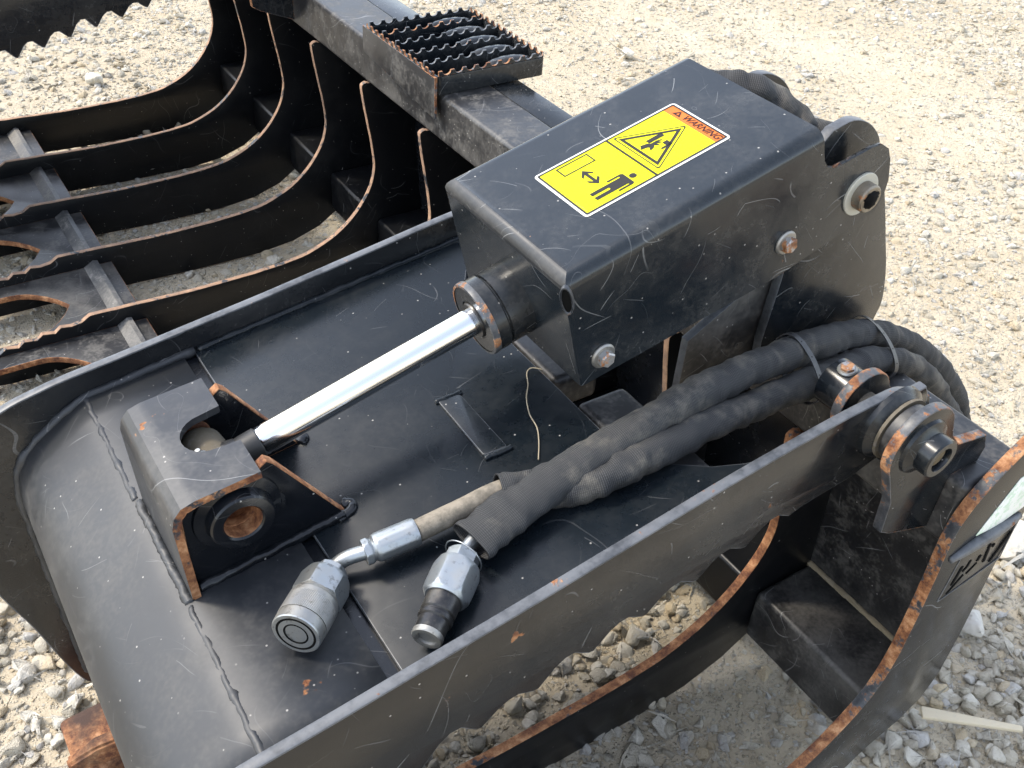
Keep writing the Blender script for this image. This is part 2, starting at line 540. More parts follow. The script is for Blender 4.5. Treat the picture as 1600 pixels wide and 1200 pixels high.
def tube_mesh(path, rad, seg=14, caps=True, uv=True, up=Vector((0, 0, 1)), flat=None):
    """sweep a circle; rad = number or f(t, ang, s); flat = f(t) -> (scale side, scale up)"""
    path = [Vector(p) for p in path]
    n = len(path)
    S = [0.0]
    for i in range(1, n):
        S.append(S[-1] + (path[i] - path[i - 1]).length)
    tot = S[-1]
    bm = bmesh.new()
    uvl = bm.loops.layers.uv.new('UVMap')
    rings = []
    side = None
    for i in range(n):
        t = (path[min(i + 1, n - 1)] - path[max(i - 1, 0)]).normalized()
        if side is None:
            side = t.cross(up)
            if side.length < 1e-3:
                side = t.cross(Vector((1, 0, 0)))
            side.normalize()
        side = (side - t * side.dot(t)).normalized()
        u = side.cross(t).normalized()
        fx, fy = flat(S[i] / tot) if flat else (1, 1)
        ring = []
        for k in range(seg):
            a = 2 * math.pi * k / seg
            r = rad(S[i] / tot, a, S[i]) if callable(rad) else rad
            ring.append(bm.verts.new(path[i] + side * math.cos(a) * r * fx + u * math.sin(a) * r * fy))
        rings.append(ring)
    for i in range(n - 1):
        for k in range(seg):
            f = bm.faces.new((rings[i][k], rings[i][(k + 1) % seg], rings[i + 1][(k + 1) % seg], rings[i + 1][k]))
            us = (k / seg, (k + 1) / seg, (k + 1) / seg, k / seg)
            vs = (S[i], S[i], S[i + 1], S[i + 1])
            for lp, a, b in zip(f.loops, us, vs):
                lp[uvl].uv = (a * 0.14, b)
    if caps:
        bm.faces.new(rings[0][::-1]); bm.faces.new(rings[-1])
    return from_bm(bm)

def frame_from(origin, axis, up=Vector((0, 0, 1))):
    """matrix whose local z is axis"""
    z = Vector(axis).normalized()
    x = Vector(up).cross(z)
    if x.length < 1e-4:
        x = Vector((1, 0, 0)).cross(z)
    x.normalize()
    y = z.cross(x)
    m_ = Matrix((x, y, z)).transposed().to_4x4()
    m_.translation = Vector(origin)
    return m_

def lathe_mesh(prof, xf, seg=32, closed=False, rot=0.0):
    """prof list of (r, z)"""
    bm = bmesh.new()
    rings = []
    for r, z in prof:
        if r < 1e-6:
            rings.append([bm.verts.new((0, 0, z))])
        else:
            rings.append([bm.verts.new((r * math.cos(2 * math.pi * k / seg + rot), r * math.sin(2 * math.pi * k / seg + rot), z)) for k in range(seg)])
    pairs = list(zip(rings[:-1], rings[1:]))
    if closed:
        pairs.append((rings[-1], rings[0]))
    for a, b in pairs:
        if len(a) == 1 and len(b) == 1:
            continue
        for k in range(seg):
            k2 = (k + 1) % seg
            if len(a) == 1:
                bm.faces.new((a[0], b[k2], b[k]))
            elif len(b) == 1:
                bm.faces.new((a[k], a[k2], b[0]))
            else:
                bm.faces.new((a[k], a[k2], b[k2], b[k]))
    me = from_bm(bm)
    me.transform(xf)
    return me

def lathe(name, prof, xf, mat, parent, seg=32, closed=False, smooth=0.6, rot=0.0):
    return link(name, lathe_mesh(prof, xf, seg, closed, rot), parent, mat, smooth)

def box_mesh(lo, hi, bevel=0.002, xf=None, seg=2):
    bm = bmesh.new()
    bmesh.ops.create_cube(bm, size=1.0)
    for v in bm.verts:
        v.co = Vector([(lo[i] + hi[i]) / 2 + v.co[i] * (hi[i] - lo[i]) for i in range(3)])
    if bevel > 0:
        bmesh.ops.bevel(bm, geom=list(bm.edges), offset=bevel, segments=seg, affect='EDGES', profile=0.5)
    me = from_bm(bm)
    if xf is not None:
        me.transform(xf)
    return me

def wn_(o):
    w = o.modifiers.new('flat_faces', 'WEIGHTED_NORMAL')
    w.weight = 100
    w.keep_sharp = True
    return o

def box(name, lo, hi, mat, parent, bevel=0.002, xf=None, seg=2):
    return wn_(link(name, box_mesh(lo, hi, bevel, xf, seg), parent, mat, 0.6))

def weld(path, r, mat, parent, seed=0, name='weld_bead', sub=10):
    """lumpy bead of weld metal"""
    pts = crom(path, sub) if len(path) > 2 else [Vector(path[0]).lerp(Vector(path[1]), i / 70) for i in range(71)]
    def rad(t, a, s):
        return r * (1 + 0.42 * mnoise.noise(Vector((s * 55 + seed, math.cos(a), math.sin(a)))) + 0.22 * mnoise.noise(Vector((s * 190 + seed, math.cos(a) * 2, math.sin(a) * 2))))
    return link(name, tube_mesh(pts, rad, 8), parent, mat, 3.2)

def hexbolt(parent, p, axis, rf, rh, h, name='bolt', mat='bolt', spin=0.2):
    xf = frame_from(p, axis)
    b = lathe(name, [(0, 0), (rf, 0), (rf, 0.0016), (rf * 0.88, 0.0034), (rh, 0.0036), (0, 0.0036)], xf, 'zinc_dirty', parent, 32)
    lathe('hex_head', [(rh, 0.0034), (rh, h * 0.86), (rh * 0.84, h), (0, h)], xf, mat, b, 6, smooth=None, rot=spin)
    return b

# ==================================================================== GROUND
def gz(x, y):
    return 0.010 * mnoise.noise(Vector((x * 1.3, y * 1.3, 0.3))) + 0.005 * mnoise.noise(Vector((x * 5, y * 5, 2.0))) - 0.012

def ground_axis(a, b, step):
    far = [-60, -30, -15, -8, -4.5]
    return [x for x in far if x < a] + list(np.arange(a, b + 1e-6, step)) + [x for x in (6.5, 9, 16, 32, 60) if x > b]
gx = ground_axis(-2.0, 5.5, 0.05)
gy = ground_axis(-2.0, 5.5, 0.05)
vs = [(x, y, gz(x, y)) for y in gy for x in gx]
nx = len(gx)
fs = [(j * nx + i, j * nx + i + 1, (j + 1) * nx + i + 1, (j + 1) * nx + i) for j in range(len(gy) - 1) for i in range(nx - 1)]
me = bpy.data.meshes.new('ground')
me.from_pydata(vs, [], fs)
g = link('ground', me, None, 'dirt', 3.2)
tag(g, 'pale sandy dirt ground under the grapple', 'ground', kind='structure')

def stone_mesh(seed, npts=15, flat=0.7):
    r = np.random.default_rng(seed)
    bm = bmesh.new()
    for _ in range(npts):
        p = r.normal(size=3)
        p /= np.linalg.norm(p)
        p *= np.array([1.0, 0.62 + 0.35 * r.random(), flat * (0.75 + 0.4 * r.random())]) * (0.85 + 0.25 * r.random())
        bm.verts.new(p)
    res = bmesh.ops.convex_hull(bm, input=list(bm.verts))
    loose = [v for v in bm.verts if not v.link_faces]
    bmesh.ops.delete(bm, geom=loose, context='VERTS')
    bmesh.ops.bevel(bm, geom=list(bm.edges), offset=0.13, segments=2, affect='EDGES', profile=0.6)
    me = from_bm(bm)
    return me

stone_col = bpy.data.collections.new('stone_shapes')
for i in range(9):
    sm = stone_mesh(100 + i, 12 + i % 5, 0.55 + 0.06 * (i % 4))
    sm.materials.append(M['stone'])
    sm.polygons.foreach_set('use_smooth', [True] * len(sm.polygons))
    sm.set_sharp_from_angle(angle=math.radians(50))
    stone_col.objects.link(bpy.data.objects.new('stone_shape', sm))

# scatter the gravel: a quadrilateral a little wider than what the camera sees
quad = [Vector((-1.6, 0.35)), Vector((0.9, -1.5)), Vector((5.6, 1.8)), Vector((0.0, 5.2))]
def inside(x, y):
    for i in range(4):
        a, b = quad[i], quad[(i + 1) % 4]
        if (b.x - a.x) * (y - a.y) - (b.y - a.y) * (x - a.x) < 0:
            return False
    return True
def density(x, y):
    d = 0.62 + 0.75 * mnoise.noise(Vector((x * 1.15, y * 1.15, 5.0))) + 0.35 * mnoise.noise(Vector((x * 3.4, y * 3.4, 1.0)))
    if x < 0.2 and y < 1.6: d += 0.7                       # deep gravel in front of the tines
    if 0.1 < x < 0.55 and -0.4 < y < 0.4: d += 0.6
    if x > 0.95 and y < 0.9: d += 0.45
    if 0.45 < x < 0.75 and -0.5 < y < 0.0: d -= 0.35         # trodden bare patch between the side plates
    if abs(x - 2.1) < 0.6 and abs(y - 2.4) < 0.5: d -= 0.4   # bare patch behind the cover
    return d
pts, scl, rots, idx = [], [], [], []
def scatter(n, s0, s1, lo, power=1.6):
    k = 0
    while k < n:
        x = RNG.uniform(-1.6, 5.6); y = RNG.uniform(-1.5, 5.2)
        if not inside(x, y):
            continue
        k += 1
        if density(x, y) < lo + RNG.uniform(0, 0.75):
            continue
        s = s0 + (s1 - s0) * RNG.random() ** power
        pts.append((x, y, gz(x, y) + s * RNG.uniform(-0.34, 0.26)))
        scl.append(s)
        rots.append((RNG.normal(0, 0.35), RNG.normal(0, 0.35), RNG.uniform(0, 6.28)))
        idx.append(int(RNG.integers(0, 9)))
scatter(14000, 0.010, 0.026, 0.08, 2.0)
def scatter_near(n, s0, s1):
    for _ in range(n):
        x = RNG.uniform(-0.8, 1.45); y = RNG.uniform(-0.85, 0.95)
        if not inside(x, y) or (0.47 < x < 0.72 and -0.5 < y < -0.02) or density(x, y) < RNG.uniform(-0.1, 0.7):
            continue
        s = s0 + (s1 - s0) * RNG.random() ** 1.5
        pts.append((x, y, gz(x, y) + s * RNG.uniform(0.1, 0.6)))
        scl.append(s)
        rots.append((RNG.normal(0, 0.4), RNG.normal(0, 0.4), RNG.uniform(0, 6.28)))
        idx.append(int(RNG.integers(0, 9)))
scatter_near(6000, 0.011, 0.025)
scatter(50000, 0.005, 0.011, -0.12)
scatter(76000, 0.0024, 0.0055, -0.4)
me = bpy.data.meshes.new('gravel')
me.from_pydata(pts, [], [])
at = me.attributes.new('scl', 'FLOAT', 'POINT'); at.data.foreach_set('value', np.array(scl, dtype=np.float32))
at = me.attributes.new('rot', 'FLOAT_VECTOR', 'POINT'); at.data.foreach_set('vector', np.array(rots, dtype=np.float32).ravel())
at = me.attributes.new('idx', 'INT', 'POINT'); at.data.foreach_set('value', np.array(idx, dtype=np.int32))
gravel = bpy.data.objects.new('gravel', me)
COL.objects.link(gravel)
tag(gravel, 'loose cream limestone gravel scattered over the ground', 'gravel', kind='stuff')
ng = bpy.data.node_groups.new('scatter_gravel', 'GeometryNodeTree')
ng.interface.new_socket('Geometry', in_out='INPUT', socket_type='NodeSocketGeometry')
ng.interface.new_socket('Geometry', in_out='OUTPUT', socket_type='NodeSocketGeometry')
gi = ng.nodes.new('NodeGroupInput'); go = ng.nodes.new('NodeGroupOutput')
m2p = ng.nodes.new('GeometryNodeMeshToPoints')
iop = ng.nodes.new('GeometryNodeInstanceOnPoints')
ci = ng.nodes.new('GeometryNodeCollectionInfo')
ci.inputs['Collection'].default_value = stone_col
ci.inputs['Separate Children'].default_value = True
ci.inputs['Reset Children'].default_value = True
def named(nm, t):
    x = ng.nodes.new('GeometryNodeInputNamedAttribute'); x.data_type = t
    x.inputs['Name'].default_value = nm
    return x.outputs['Attribute']
ng.links.new(gi.outputs[0], m2p.inputs['Mesh'])
ng.links.new(m2p.outputs[0], iop.inputs['Points'])
ng.links.new(ci.outputs[0], iop.inputs['Instance'])
iop.inputs['Pick Instance'].default_value = True
ng.links.new(named('idx', 'INT'), iop.inputs['Instance Index'])
e2r = ng.nodes.new('FunctionNodeEulerToRotation')
ng.links.new(named('rot', 'FLOAT_VECTOR'), e2r.inputs[0])
ng.links.new(e2r.outputs[0], iop.inputs['Rotation'])
ng.links.new(named('scl', 'FLOAT'), iop.inputs['Scale'])
ng.links.new(iop.outputs[0], go.inputs[0])
md = gravel.modifiers.new('scatter', 'NODES')
md.node_group = ng

def rock(seed, loc, size, rz, label):
    sm = stone_mesh(seed, 18, 0.6)
    sm.transform(Matrix.Rotation(rz, 4, 'Z') @ Matrix.Diagonal((size, size, size, 1)))
    o = link('rock', sm, None, 'stone', 0.9)
    o.location = loc
    tag(o, label, 'rock', 'larger rocks lying on the gravel')
rock(501, (1.33, -0.22, 0.012), 0.060, 0.4, 'large pale grey rock at the right picture edge beside the end plate')
rock(502, (1.09, -0.31, 0.010), 0.045, 0.9, 'angular pale rock just right of the end plate, below the larger one')
rock(503, (2.25, 2.24, 0.010), 0.036, 1.5, 'lone pale rock on bare dirt behind the yellow label cover')
rock(504, (0.46, -0.125, 0.004), 0.034, 0.2, 'whitish rock in shade between the two near side plates')
rock(505, (0.34, 2.83, 0.010), 0.040, 2.2, 'grey pointed rock seen beyond the farthest tine')

# splinter of wood at lower right
sp = link('wood_splinter', box_mesh((-0.085, -0.008, 0), (0.085, 0.008, 0.009), 0.002), None, 'wood', 0.6)
for v in sp.data.vertices:
    v.co.y *= 1.0 - 0.35 * (v.co.x / 0.085)
    v.co.z += 0.003 * mnoise.noise(v.co * 40)
sp.location = (0.895, -0.455, 0.012); sp.rotation_euler = (0.05, 0.02, -0.72)
tag(sp, 'flat splinter of weathered wood on the gravel at lower right', 'wood splinter')

# ==================================================================== LOWER JAW FRAME
FR = root('root_grapple', (0.7, 1.02, 0.0), 'black lower grapple jaw with rust-edged curved tines, torque tube and step', 'grapple')
TY = [-0.402, -0.135] + [0.1445 + 0.2785 * k for k in range(9)]

def serr(x0, z0, x1, z1, n, d):
    """small saw teeth between two points"""
    out = []
    for i in range(n):
        for t, q in ((0.0, 0), (0.55, d), (0.9, -d * 0.3)):
            a = (i + t) / n
            out.append((x0 + (x1 - x0) * a, z0 + (z1 - z0) * a + q))
    return out

inner = [(0.627, 0.5475), (0.622, 0.549), (0.613, 0.545), (0.611, 0.532), (0.622, 0.457), (0.634, 0.385), (0.638, 0.330), (0.632, 0.295), (0.620, 0.266),
         (0.600, 0.236), (0.577, 0.208), (0.548, 0.183), (0.515, 0.162), (0.452, 0.136), (0.400, 0.127), (0.330, 0.121),
         (0.250, 0.118), (0.150, 0.117), (0.010, 0.121), (-0.085, 0.124)]
inner_s = [tuple(p[:2]) for p in crom([(a, b, 0) for a, b in inner], 3)]
low_out = [(-0.345, 0.062), (-0.36, 0.035), (-0.34, 0.010), (-0.28, 0.0), (0.05, -0.002), (0.22, -0.008), (0.42, -0.008), (0.52, 0.004), (0.60, 0.030), (0.66, 0.070), (0.723, 0.093),
           (0.766, 0.125), (0.784, 0.18), (0.786, 0.28)]
tine_out = inner_s + [(-0.105, 0.112)] + serr(-0.128, 0.108, -0.33, 0.080, 5, 0.007) + low_out + [(0.780, 0.46), (0.765, 0.5475)]
end_in = [(0.87, 0.80), (0.80, 0.772), (0.691, 0.694), (0.650, 0.660), (0.622, 0.622), (0.612, 0.575), (0.616, 0.50), (0.617, 0.40), (0.614, 0.325), (0.604, 0.280),
          (0.582, 0.238), (0.545, 0.198), (0.505, 0.168), (0.452, 0.142), (0.33, 0.121), (0.15, 0.117), (0.01, 0.121), (-0.085, 0.124)]
end_out = ([tuple(p[:2]) for p in crom([(a, b, 0) for a, b in end_in], 4)] + serr(-0.128, 0.108, -0.33, 0.080, 5, 0.007) + low_out +
           [(0.777, 0.46), (0.783, 0.55), (0.86, 0.72)])
TH = 0.012
for k, y in enumerate(TY):
    if k == 0:
        plate('end_plate', [end_out], 0.017, 'side', FR, XZ(y), 0.0012, 'edge_heavy', wob=0.0012)
    elif k == 10:
        plate('end_plate', [tine_out], TH, 'tine', FR, XZ(y), 0.001, 'edge_tine', wob=0.001)
    else:
        plate('tine', [tine_out], TH + (0.003 if k == 1 else 0), 'tine', FR, XZ(y), 0.001, 'edge_tine' if k > 1 else 'edge_rust', wob=0.001)
    # wear tip: rusty flat shoe with a ridge on top
    if k == 2:
        sh = plate('wear_tip', [rounded([(-0.412, 0.038), (-0.412, 0.168), (-0.26, 0.168), (-0.26, 0.038)], 0.012)], 0.016, 'rust', FR,
                   Matrix.Translation((0, y, 0.046)) @ Matrix.Rotation(math.radians(-4), 4, 'Y'), 0.003, 'rust', wob=0.002)
        bm = bmesh.new()
        sec = [(-0.022, 0.050), (-0.012, 0.085), (0.012, 0.085), (0.022, 0.050)]
        r0 = [bm.verts.new((-0.26, y + 0.058 + a, b - 0.004)) for a, b in sec]
        r1 = [bm.verts.new((-0.375, y + 0.060 + a * 0.9, b - 0.002)) for a, b in sec]
        r2 = [bm.verts.new((-0.418, y + 0.068 + a * 0.6, 0.044 + (b - 0.05) * 0.35)) for a, b in sec]
        for a, b in ((r0, r1), (r1, r2)):
            for i in range(4):
                bm.faces.new((a[i], a[(i + 1) % 4], b[(i + 1) % 4], b[i]))
        bm.faces.new(r0); bm.faces.new(r2[::-1])
        bmesh.ops.bevel(bm, geom=list(bm.edges), offset=0.004, segments=2, affect='EDGES')
        link('ridge', from_bm(bm), sh, 'rust', 0.7)

# end plate: letters, sticker, bar
EPY = TY[0] - 0.0085
st = plate('sticker', [rounded([(0.668, 0.559), (0.716, 0.643), (0.764, 0.634), (0.772, 0.564), (0.717, 0.554)], 0.004)], 0.0006, 'sticker', FR, XZ(EPY - 0.0006), 0.0001, 'sticker')
st['label'] = 'sticker with pale green and white glare painted into its colour'
bar_p = [(0.628, 0.536), (0.67, 0.544), (0.72, 0.546), (0.768, 0.548)]
link('ribbed_bar', tube_mesh(crom([(a, EPY - 0.001, b) for a, b in bar_p], 6), lambda t, a, s: 0.0105 * (0.25 + 0.75 * math.sin(math.pi * min(max(t, 0.03), 0.97)) ** 0.5), 14), FR, 'edge_blue', 3.2)
strokes = [(0.7729, 0.5125, 0.7522, 0.4616, 6.5), (0.7277, 0.5113, 0.734, 0.472, 5.5), (0.7391, 0.5061, 0.7386, 0.5000, 4.5), (0.7151, 0.4959, 0.7129, 0.4854, 6.0), (0.6924, 0.4989, 0.6907, 0.486, 5.0),
           (0.6907, 0.486, 0.6834, 0.4804, 5.2), (0.7149, 0.4812, 0.698, 0.4674, 3.6), (0.6766, 0.4949, 0.6714, 0.4593, 6.0), (0.6915, 0.4699, 0.6684, 0.4418, 4.5)]
for x0, z0, x1, z1, w in strokes:
    a = Vector((x0, z0)); b = Vector((x1, z1)); d = (b - a).normalized(); nn = Vector((-d.y, d.x)) * w / 2000
    q = [a + nn, a - nn, b - nn, b + nn]
    plate('letter_stroke', [rounded([(p.x, p.y) for p in q], 0.0012)], 0.0008, 'dark', FR, XZ(EPY - 0.0005), 0.0001, 'dark')
plate('name_panel', [rounded([(0.651, 0.434), (0.659, 0.534), (0.776, 0.537), (0.780, 0.454)], 0.006), rounded([(0.6535, 0.4365), (0.6615, 0.5315), (0.7735, 0.5345), (0.7775, 0.4565)], 0.005)],
      0.001, 'edge_blue', FR, XZ(EPY - 0.0004), 0.0002, 'edge_blue')

# torque tube along Y
y0, y1 = TY[0] + 0.0086, TY[10] - 0.0062
wn_(link('torque_tube', box_mesh((0.625, y0, 0.5485), (0.748, y1, 0.652), 0.010, seg=3), FR, 'dusty', 0.6))
link('rear_channel', box_mesh((0.7485, 0.30, 0.56), (0.820, y1, 0.648), 0.004), FR, 'paint', 0.6)
# lower cross beam and back sheets, one piece per bay
for k in range(10):
    a = TY[k] + (0.0088 if k == 0 else 0.0078 if k == 1 else 0.0063); b = TY[k + 1] - (0.0078 if k == 0 else 0.0063)
    bmat = 'dusty' if k == 0 else 'tine'
    wn_(link('cross_beam', box_mesh((0.640, a, 0.074), (0.772, b, 0.186), 0.009, seg=3), FR, bmat, 0.6))
    bm = bmesh.new()
    P0 = [(0.771, 0.14), (0.740, 0.5478), (0.748, 0.5478), (0.779, 0.14)]
    v0 = [bm.verts.new((x, a, z)) for x, z in P0]; v1 = [bm.verts.new((x, b, z)) for x, z in P0]
    for i in range(4):
        bm.faces.new((v0[i], v0[(i + 1) % 4], v1[(i + 1) % 4], v1[i]))
    bm.faces.new(v0); bm.faces.new(v1[::-1])
    link('back_sheet', from_bm(bm), FR, 'dusty' if k == 0 else 'deep')
    if k == 0:
        weld([(0.766, a, 0.1865), (0.766, b, 0.1865)], 0.006, 'mud', FR, 3, 'dried_mud')
# floor plates between the tines, with pointed oval cut-outs and a ridge bar
for k in range(3, 10):
    a = TY[k] + 0.0065; b = TY[k + 1] - 0.0065
    if k == 9: b = TY[10] - 0.0065
    mid = (a + b) / 2; hw = (b - a) / 2
    hole = []
    for i in range(13):
        t = i / 12
        hole.append((-0.105 - 0.225 * t, mid - 0.012 + (hw - 0.035) * math.sin(math.pi * min(0.5, t)) ** 0.8))
    for i in range(12, -1, -1):
        t = i / 12
        hole.append((-0.105 - 0.225 * t, mid - 0.012 - (hw - 0.035) * math.sin(math.pi * min(0.5, t)) ** 0.8 - 0.001))
    fp = plate('floor_plate', [[(-0.345, a), (0.036, a), (0.036, b), (-0.345, b)], hole], 0.014, 'dusty', FR, Matrix.Translation((0, 0, 0.072)), 0.0015, 'rust')
    bm = bmesh.new()
    sec = [(-0.032, 0.0795), (-0.008, 0.094), (0.003, 0.092), (0.003, 0.0795)]
    r0 = [bm.verts.new((x, a + 0.001, z)) for x, z in sec]; r1 = [bm.verts.new((x, b - 0.001, z)) for x, z in sec]
    for i in range(4):
        bm.faces.new((r0[i], r0[(i + 1) % 4], r1[(i + 1) % 4], r1[i]))
    bm.faces.new(r0); bm.faces.new(r1[::-1])
    link('ridge_bar', from_bm(bm), fp, 'ridge')
    weld([(-0.33, a + 0.003, 0.081), (0.02, a + 0.003, 0.081)], 0.004, 'dusty', fp, k)

# step with saw-toothed tread strips
SX0, SX1, SY0, SY1, SZ = 0.613, 0.877, 0.908, 1.220, 0.692
step = plate('step_frame', [rounded([(SX0, SY0), (SX1, SY0), (SX1, SY1), (SX0, SY1)], 0.012), rounded([(SX0 + 0.005, SY0 + 0.005), (SX1 - 0.005, SY0 + 0.005), (SX1 - 0.005, SY1 - 0.005), (SX0 + 0.005, SY1 - 0.005)], 0.010)],
             SZ - 0.653, 'paint', FR, Matrix.Translation((0, 0, (SZ + 0.653) / 2)), 0.0008, 'paint')
box('tread_floor', (SX0 + 0.006, SY0 + 0.006, 0.6535), (SX1 - 0.006, SY1 - 0.006, 0.657), 'deep', step, 0.0005)
def strip_outline(x0, x1, n, zb, zt):
    out = [(x0, zb)]
    p = (x1 - x0) / n
    for i in range(n):
        a = x0 + p * i
        out += [(a, zt), (a + p * 0.30, zt)]
        for j in range(1, 6):
            th = math.pi * j / 6
            out.append((a + p * (0.65 - 0.35 * math.cos(th)), zt - 0.009 * math.sin(th)))
    out += [(x1 - p * 0.0, zt), (x1, zb)]
    return out
for i in range(6):
    y = SY0 + 0.0035 + (SY1 - SY0 - 0.007) * i / 5
    plate('tread_strip', [strip_outline(SX0 + 0.004, SX1 - 0.004, 9, 0.668 if 0 < i < 5 else SZ + 0.0005, SZ + 0.011)], 0.0045, 'paint', step, XZ(y), 0.0006, 'edge_blue' if i % 2 else 'edge')
    if 0 < i < 5 or i == 0:
        bm = bmesh.new()
        c0 = (SX1 - 0.075, y + 0.028, SZ - 0.012)
        bmesh.ops.create_uvsphere(bm, u_segments=14, v_segments=8, radius=1.0)
        me = from_bm(bm); me.transform(Matrix.Translation(c0) @ Matrix.Diagonal((0.06, 0.020, 0.016, 1)))
        link('dimple', me, step, 'paint', 3.2)
for xe in (SX0 - 0.0042, SX1 - 0.002):
    out = strip_outline(SY0 + 0.008, SY1 - 0.008, 12, SZ + 0.0005, SZ + 0.010)
    plate('tread_edge', [out], 0.004, 'paint', step, Matrix(((0, 0, 1, xe), (1, 0, 0, 0), (0, 1, 0, 0), (0, 0, 0, 1))), 0.0006, 'edge_rust')
plate('step_apron', [[(SY0 - 0.002, 0.605), (SY1 + 0.01, 0.635), (SY1 + 0.01, SZ + 0.001), (SY0 - 0.002, SZ + 0.001)]], 0.006, 'dusty', step, Matrix(((0, 0, 1, SX0 - 0.0042), (1, 0, 0, 0), (0, 1, 0, 0), (0, 0, 0, 1))), 0.001, 'edge')

# cylinder rear mount: two ears and a front gusset
ear = [(0.586, 1.005), (0.619, 1.012), (0.652, 1.001), (0.678, 0.978), (0.692, 0.950), (0.728, 0.886), (0.765, 0.805), (0.790, 0.747), (0.806, 0.690), (0.800, 0.6535),
       (0.56, 0.6535), (0.555, 0.70), (0.562, 0.79), (0.566, 0.87), (0.560, 0.93), (0.562, 0.98)]
ear_s = [tuple(p[:2]) for p in crom([(a, b, 0) for a, b in ear[:10]], 4)] + ear[10:]
for y in (-0.078, 0.078):
    plate('cylinder_ear', [ear_s], 0.014, 'paint', FR, XZ(y), 0.001, 'edge_blue')
plate('mount_gusset', [[(-0.070, 0.6535), (0.070, 0.6535), (0.070, 0.84), (-0.070, 0.84)]], 0.010, 'dusty', FR, Matrix(((0, 0, 1, 0.635), (1, 0, 0, 0), (0, 1, 0, 0), (0, 0, 0, 1))), 0.001, 'edge')
plate('mount_skirt', [[(0.43, 0.640), (0.59, 0.640), (0.59, 0.80), (0.545, 0.80), (0.43, 0.735)]], 0.012, 'dusty', FR, XZ(-0.062), 0.001, 'edge_blue')

# pivot lugs for the near arm: outer and inner
PX, PZ = 0.528, 0.746
def lug_outline(r, low):
    tail = [(0.590, 0.735), (0.612, 0.712), (0.672, 0.700), (0.684, 0.675), (0.680, 0.6525), (0.627, 0.6525), (0.6245, 0.645)]
    foot = [(0.6245, 0.560), (0.535, 0.594), (0.516, 0.606), (0.510, 0.66)] if low else [(0.6245, 0.60), (0.58, 0.640), (0.545, 0.690)]
    return arc(PX, PZ, r, 215 if low else 240, 15, 18) + tail + foot
for s in (1, -1):
    # rear lugs: near arm at Y=0, far arm at Y=2.03; outer near, inner near, and mirrored pair
    pass
for cy in (0.0, 2.03):
    for y in (-0.360, -0.272, 0.272, 0.360):
        yy = cy + y
        if not (TY[0] + 0.02 < yy < TY[10] - 0.02):
            continue
        lg = plate('pivot_lug', [lug_outline(0.053, True) if abs(y) > 0.3 else lug_outline(0.043, False)], 0.014, 'paint', FR, XZ(yy), 0.0015, 'edge_lug')
        if cy == 0 and y == -0.36:
            hubx = frame_from((PX, yy - 0.0068, PZ), (0, -1, 0))
            lathe('hub', [(0.012, 0.0), (0.038, 0.0), (0.036, 0.004), (0.030, 0.007), (0.026, 0.010), (0.026, 0.026), (0.024, 0.028), (0.0165, 0.028), (0.0155, 0.026), (0.0155, 0.010), (0, 0.010)], hubx, 'paint', lg, 36)
            lathe('pin_end', [(0, 0.022), (0.0125, 0.022), (0.0145, 0.0205), (0.0145, 0.011)], hubx, 'grease', lg, 24)
        if cy == 0 and y == -0.272:
            hubx = frame_from((PX, yy + 0.0068, PZ), (0, 1, 0))
            lathe('pin_collar', [(0.0, 0.040), (0.028, 0.040), (0.031, 0.038), (0.031, 0.0), (0, 0.0)], hubx, 'paint', lg, 36)
            hexbolt(lg, Vector((PX - 0.006, yy + 0.026, PZ + 0.0300)), (-0.2, 0, 1), 0.012, 0.009, 0.008, 'collar_bolt', 'bolt')
    for sgn in (-1, 1):
        yy = cy + sgn * 0.31
        if TY[0] < yy < TY[10]:
            pass
xf = frame_from((PX, -0.353, PZ), (0, 1, 0))
lathe('pivot_pin', [(0, 0), (0.016, 0), (0.016, 0.098), (0, 0.098)], xf, 'steel_pin', FR, 24)

# ==================================================================== UPPER ARMS
SLP = math.tan(math.radians(8.5))
fz = lambda x: 0.658 + SLP * (x + 0.155)

def scallop(xa, za, xb, zb, pitch, amp, seed=0):
    """worn saw edge running from a to b"""
    L = math.hypot(xb - xa, zb - za)
    n = max(1, int(round(L / pitch)))
    out = []
    for i in range(n):
        am = amp * (0.8 + 0.4 * mnoise.noise(Vector((i * 1.7 + seed, seed, 0.5))))
        for t, q in ((0.0, 0.0), (0.12, 0.32), (0.28, 0.78), (0.45, 1.0), (0.62, 0.92), (0.78, 0.45), (0.90, 0.12)):
            a = (i + t) / n
            out.append((xa + (xb - xa) * a, za + (zb - za) * a + am * q))
    return out

